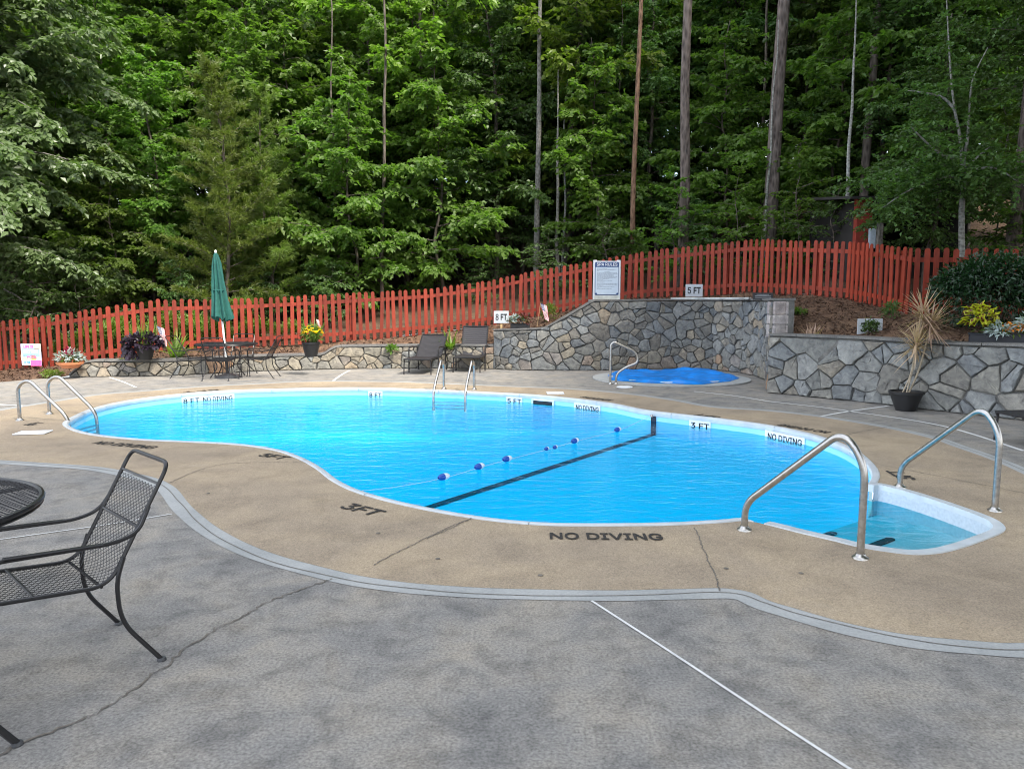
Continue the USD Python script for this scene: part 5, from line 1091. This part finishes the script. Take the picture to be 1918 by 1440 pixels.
# trunks that stand out, each its own tree
def pine(label, px_top, px_base, d, wpx, H, bark_, name='pine_tree', crown=True, seed=1, lean_extra=0.0, cat='pine tree'):
    xb, r = X(px_base, d), wpx * d / FPX / 2; z = float(TZ(np.array([xb]), np.array([d]))[0]) - .2
    ztop = PD(px_top, 0, d)[2]; ybase = z; xt = X(px_top, d); sl = (xt - xb) / (ztop - z)
    k = dict(h0=H * .62, R=2.8, nb=22, shape=dome_, rise=lambda u: .2 + .5 * u, droop=.2, leafL=.2, leafW=.02, twig_sp=.3, twig_L=.6, K=6, hang=0.0, needles=True) if crown else {}
    return tree(name, label, cat, (xb, d, z), 0.0, seed, H, r, bark_, 'needle', wob=.10, lean=(sl, 0), **k)
pine('tall grey pine trunk left of the thickest trunk', 1272, 1273, 20.4, 20, 22, 'bark_pine', seed=61)
pine('thickest grey pine trunk, standing above the middle of the right fence', 1446, 1430, 19.4, 27, 22, 'bark_pine', seed=62)
pine('slender reddish pine trunk left of the two thick grey trunks', 1187, 1183, 21.2, 10, 20, 'bark_red', seed=63)
pine('grey pine trunk rising behind the red shed corner', 1614, 1604, 19.7, 17, 20, 'bark_pine', seed=64)
pine('dim pine trunk deep in shade at the far right', 1890, 1877, 15.8, 24, 20, 'bark_pine', seed=65)
pine('dark pine trunk in the trees at the top left', 412, 425, 33, 14, 22, 'bark_pine', seed=66)
pine('brown pine trunk above the closed umbrella to its right', 572, 585, 31, 13, 22, 'bark_red', seed=67)
pine('reddish trunk at the top of the wood left of centre', 757, 770, 36, 10, 22, 'bark_red', seed=68)
pine('brown trunk between the leaves at the left third', 663, 655, 36, 9, 20, 'bark_red', seed=69)
for lab, pt, pb, d, w, s, bk in [('straight grey trunk in the middle of the wood', 1008, 1004, 23.0, 12, 71, 'bark_grey'), ('thin grey trunk just left of the spa rules sign', 1040, 1043, 22.4, 8, 72, 'bark_grey'), ('thin whitish trunk above the spa rules sign', 1065, 1052, 23.6, 6, 73, 'bark_pale'),
                            ('pale crooked sapling trunk between the two right pines', 1572, 1574, 17.6, 9, 74, 'bark_pale'), ('thin pale stem touching the thickest pine', 1424, 1424, 19.2, 6, 75, 'bark_pale'),
                            ('thin dark trunk left of the grey trunk in the middle', 955, 952, 27, 7, 77, 'bark_dark'), ('thin grey trunk right of the middle', 1110, 1098, 27, 9, 79, 'bark_grey')]:
    pine(lab, pt, pb, d, w, 15 if 'straight' in lab else 6.5, bk, 'slender_tree', False, s, cat='tree')
# the forked pale tree at the right
d = 14.6; xb = X(1800, d); z = float(TZ(np.array([xb]), np.array([d]))[0]) - .2
t = thing('forked_pale_tree', 'pale forked slender tree in front of the dark shed at the right', 'tree', (xb, d, z))
def rel(px, py): v = PD(px, py, d); return v - np.array([xb, d, z])
tr = spline([(0, 0, 0), rel(1801, 440), rel(1802, 380), rel(1806, 330), rel(1803, 300)], 4); part(t, 'trunk', tube(tr, np.linspace(.062, .045, len(tr)), 10, False), M['bark_pale'], True)
limbs = [[rel(1803, 304), rel(1797, 250), rel(1788, 205), rel(1781, 140), rel(1776, 60), rel(1770, -60)], [rel(1804, 304), rel(1812, 262), rel(1815, 215), rel(1822, 150), rel(1850, 90)], [rel(1798, 300) + [0, -.1, 0], rel(1745, 300) + [0, -.4, 0], rel(1690, 282) + [0, -.8, 0], rel(1655, 262) + [0, -1, 0]], [rel(1788, 205), rel(1760, 180), rel(1700, 170)], [rel(1803, 330), rel(1825, 300), rel(1860, 270)], [rel(1803, 330), rel(1745, 338) + [0, -.2, 0], rel(1685, 362) + [0, -.3, 0], rel(1632, 398) + [0, -.3, 0]], [rel(1803, 322), rel(1850, 318) + [0, -.2, 0], rel(1885, 345) + [0, -.3, 0]], [rel(1803, 310), rel(1730, 310) + [0, .1, 0], rel(1645, 340) + [0, .2, 0]], [rel(1803, 340), rel(1760, 362) + [0, .4, 0], rel(1700, 390) + [0, .5, 0]]]
for l_ in limbs: s_ = spline(l_, 4); part(t, 'limb', tube(s_, np.linspace(.034, .008, len(s_)), 7, False), M['bark_pale'], True)
rng = np.random.default_rng(91); fol = []
for li_, l_ in enumerate(limbs):
    s_ = spline(l_, 4)
    _, lv = make_crown(rng, np.c_[np.zeros((4, 2)), np.linspace(0, 1, 4)], 1, h0=.1, R=.1, nb=2, shape=dome_, rise=lambda u: 0, droop=0, leafL=.08, leafW=.05); 
    for q in s_[2:]:
        for _k in range(9 if li_ >= 5 else 3):
            n = 16; dd = unit(rng.normal(0, 1, 3) * [1, 1, .35]); B = q + dd * (np.arange(n)[:, None] + 2) * .045 + [0, 0, -.0]; B[:, 2] -= (np.arange(n) * .045) ** 2 * .3
            fol.append(leaves(B, dd * .5 + rng.normal(0, .6, (n, 3)) * [1, 1, .5], [0, 0, 1] + rng.normal(0, .35, (n, 3)), .10 * rng.uniform(.7, 1.2, n), .06, .1, .1))
part(t, 'crown', cat_(fol), M['leaf_b'])

# the big pale-leaved tree that leans in at the left
d = 19.6; xb = X(-190, d); z = float(TZ(np.array([xb]), np.array([d]))[0]) - .2
tree('spreading_tree', 'big pale-leaved tree spreading drooping boughs in from the left edge', 'tree', (xb, d, z), 0.0, 81, 13.0, .22, 'bark_grey', 'leaf_c', wob=.5, lean=(.08, -.02), h0=2.4, R=7.0, nb=150, shape=lambda u: (1 - u) ** .5 * (.75 + .5 * min(u * 2, .5)), rise=lambda u: .18 + .5 * u, droop=.85, leafL=.18, leafW=.125, twig_sp=.17, twig_L=.8, K=13, flat=.5, hang=.28, bark_r=.05, az_bias=(-.35, .5))

# front row, placed by eye from the photograph
FRONT = [('needle', 0, 430, 20.0, 1.0, 'yellowish young pine just right of the closed umbrella'), ('needle', 1, 512, 20.8, .92, 'young pine with spreading limbs left of centre'), ('maple2', 1, 655, 21.8, 1.1, 'broad green maple above the middle of the fence'), 
    ('maple', 0, 455, 22.5, 1.15, 'bright layered maple above the closed umbrella'), ('maple', 1, 300, 22.0, .95, 'green maple between the big left tree and the umbrella'), ('maple2', 0, 575, 22.5, 1.35, 'tall bright maple right of the umbrella'), ('maple', 1, 700, 24.0, 1.2, 'layered maple in the left middle'),
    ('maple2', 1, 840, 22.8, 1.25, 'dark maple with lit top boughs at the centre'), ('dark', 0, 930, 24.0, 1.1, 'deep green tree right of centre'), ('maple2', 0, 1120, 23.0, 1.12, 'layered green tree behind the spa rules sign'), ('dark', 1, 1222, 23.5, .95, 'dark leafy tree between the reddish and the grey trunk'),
    ('sapling', 0, 1245, 19.8, .9, 'leafy sapling before the tall grey pine'), ('maple2', 1, 1360, 22.0, 1.1, 'green tree between the two thick grey trunks'), ('sapling', 0, 1385, 18.6, .85, 'bright low sapling at the foot of the thickest trunk'), ('sapling', 0, 1490, 18.6, 1.0, 'leafy sapling right of the thickest trunk'), ('maple2', 0, 1520, 20.5, 1.2, 'tree with long leaves right of the thickest trunk'),
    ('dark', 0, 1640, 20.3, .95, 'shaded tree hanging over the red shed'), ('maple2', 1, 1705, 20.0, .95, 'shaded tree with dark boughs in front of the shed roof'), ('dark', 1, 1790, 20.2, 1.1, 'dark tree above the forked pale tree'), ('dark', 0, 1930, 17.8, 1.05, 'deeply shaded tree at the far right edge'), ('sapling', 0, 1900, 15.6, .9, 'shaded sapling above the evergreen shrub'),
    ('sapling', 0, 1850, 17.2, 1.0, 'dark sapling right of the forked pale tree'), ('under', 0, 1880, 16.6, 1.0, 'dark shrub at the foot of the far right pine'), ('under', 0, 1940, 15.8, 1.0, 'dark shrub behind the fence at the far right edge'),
    ('maple2', 0, 120, 22.0, 1.1, 'green tree under the big boughs at the left'), ('dark', 1, 0, 23.0, 1.1, 'dark tree behind the big boughs at the left edge'), ('maple2', 1, 230, 20.8, .8, 'small maple behind the fence left of the umbrella'),
    ('maple', 1, 640, 25.5, 1.3, 'tall layered maple behind the feathery green pine'), ('maple', 0, 800, 25.0, 1.25, 'tall layered maple left of the middle of the wood'), ('maple', 1, 1000, 26.0, 1.3, 'tall maple over the thin pale trunks'), ('dark', 0, 1090, 25.5, 1.2, 'tall dark tree above the spa rules sign'), ('maple', 0, 1330, 25.0, 1.25, 'tall maple seen between the thick grey trunks'), ('maple', 1, 1500, 24.0, 1.2, 'tall maple right behind the thickest trunk'), ('dark', 1, 1580, 23.0, 1.25, 'tall shaded tree above the red shed corner'), ('dark', 0, 1740, 22.5, 1.3, 'tall shaded tree above the shed roof'), ('maple', 0, 200, 24.5, 1.3, 'tall maple behind the big boughs'), ('maple', 1, 380, 25.5, 1.3, 'tall bright maple left above the umbrella'), ('maple', 0, 520, 25.0, 1.35, 'tall maple above the yellowish young pine'),
    ('under', 0, 60, 19.0, 1.0, 'dark shrub just behind the left pickets'), ('under', 0, 160, 19.4, .9, 'low shrub behind the fence above the terracotta bowl'), ('under', 0, 350, 19.4, .8, 'dark low shrub behind the fence left of the umbrella'), ('under', 0, 1290, 20.2, .9, 'dark shrub behind the 5 FT sign'), ('sapling', 0, 1450, 18.3, .6, 'small bright sapling above the right fence'), ('under', 0, 1560, 17.6, .9, 'dark shrub left of the shed corner'), ('under', 0, 1020, 21.5, .8, 'dark shrub among the thin trunks'), ('under', 0, 620, 20.3, .7, 'low shrub behind the middle pickets'), ('under', 0, 1140, 21.2, .9, 'dark shrub behind the top of the spa rules sign')]
rng = np.random.default_rng(101)
for k, v, px, d, sc, lab in FRONT: put(k, v, lab, X(px, d), d, rng.random() * 6.28, sc)
# behind them the wood goes on
G1, G2, G3 = 'hardwoods deeper in the wood', 'slender trunks deeper in the wood', 'trees at the back of the wood'
pts = []
put('dark', 1, 'dark tree whose boughs hang over the shed roof', X(1725, 15.7), 15.7, 2.0, .62)
def scatter(n, d0, d1, p0, p1, mind):
    out = []; tries = 0
    while len(out) < n and tries < 4000:
        tries += 1; d = rng.uniform(d0, d1); x = X(rng.uniform(p0, p1), d)
        if all((x - a) ** 2 + (d - b) ** 2 > mind ** 2 for a, b in pts): pts.append((x, d)); out.append((x, d))
    return out
for i, (x, y) in enumerate(scatter(40, 24.5, 30, -250, 2150, 2.0)):
    k = ['maple', 'dark', 'tall', 'maple', 'dark', 'bright', 'tall2'][i % 7]; put(k, i, dict(maple='layered green tree in the wood behind the front trees', dark='dark green tree in the wood behind the front trees', tall='tall leafy hardwood in the wood behind the front trees', tall2='tall dark hardwood in the wood behind the front trees', bright='sunlit yellow-green tree in the wood behind the front trees')[k], x, y, rng.random() * 6.28, rng.uniform(.9, 1.25), G1)
for i, (x, y) in enumerate(scatter(48, 30, 42, -300, 2250, 2.4)):
    k = ['tall', 'bright', 'tall2', 'dark', 'tall', 'bright'][i % 6]; put(k, i, dict(tall='tall hardwood at the back of the wood', tall2='tall dark hardwood at the back of the wood', dark='dark tree at the back of the wood', bright='yellow-green tree glowing at the back of the wood')[k], x, y, rng.random() * 6.28, rng.uniform(.9, 1.2), G3)
for i, (x, y) in enumerate(scatter(54, 43, 58, -300, 2250, 3.0)):
    k = ['tall2', 'tall', 'bright'][i % 3]; put(k, i, 'distant tall tree closing the back of the wood', x, y, rng.random() * 6.28, rng.uniform(1.0, 1.3), 'distant trees closing the wood')
# bare slender trunks
stick = None
for i, (x, y) in enumerate(scatter(22, 21.5, 34, 250, 1750, .9)):
    z = float(TZ(np.array([x]), np.array([y]))[0]) - .2
    if stick is None: stick = tree('thin_trunk', 'thin bare trunk among others in the shade of the wood', 'tree', (x, y, z), 0, 300, 11, .06, 'bark_dark', 'leaf_b', wob=.22, group=G2)
    else: copy(stick, None, (x, y, z), rng.random() * 6.28, (1, 1, rng.uniform(.8, 1.2)) if False else rng.uniform(.6, 1.3), G2)
# ferns and low green behind the fence
low = scatter(26, 20.0, 27, -100, 1950, .8)
for x, y in low: put('under', 0, 'low dark undergrowth shrub on the forest floor', x, y, rng.random() * 6.28, rng.uniform(.35, .7), 'undergrowth on the forest floor')
weed = None
for i in range(30):
    px = [190, 205, 232, 250, 262, 330, 345, 352, 367, 385, 400, 430, 445, 460, 473, 486, 150, 165, 120, 300, 500, 520, 540, 560, 590, 215, 280, 318, 412, 470][i]; d = np.interp(px, [p[0] for p in fence_pts], [p[3] for p in fence_pts]) + rng.uniform(.35, 1.0); x = X(px, d); z = float(TZ(np.array([x]), np.array([d]))[0])
    if weed is None: weed = shrub('weed', 'leafy weed growing behind the left pickets', (x, d, z), (.28, .25, .36), 260, .13, .05, 'leaf_y', 130, 'weeds behind the left pickets', 5, 4, 'plant')
    else: copy(weed, None, (x, d, z), rng.random() * 6.28, rng.uniform(.6, 1.25) * (1 if px < 420 else .7))
# trees beside the terrace, out of the picture, that shade its right side
SHADE = 'tall trees standing beside the terrace'
for i, (x, y, k, sc) in enumerate([(13.0, 10.0, 'tall', 1.0), (14.5, 6.0, 'tall2', 1.05), (12.8, 14.5, 'tall2', 1.0), (16.5, 12.0, 'tall', 1.1), (11.8, 19.5, 'tall', .9), (12.4, 8.5, 'dark', 1.5), (11.5, 4.0, 'tall', 1.05), (9.0, -2.5, 'tall2', 1.1), (12.5, -.5, 'tall', 1.15), (11.0, -6.5, 'tall2', 1.2), (14, -10, 'tall', 1.3), (7.8, -1.2, 'tall', 1.4), (6.0, -5.0, 'tall2', 1.3)]):
    put(k, i, 'tall leafy tree standing at the near side of the terrace', x, y, i * 1.3, sc, SHADE)
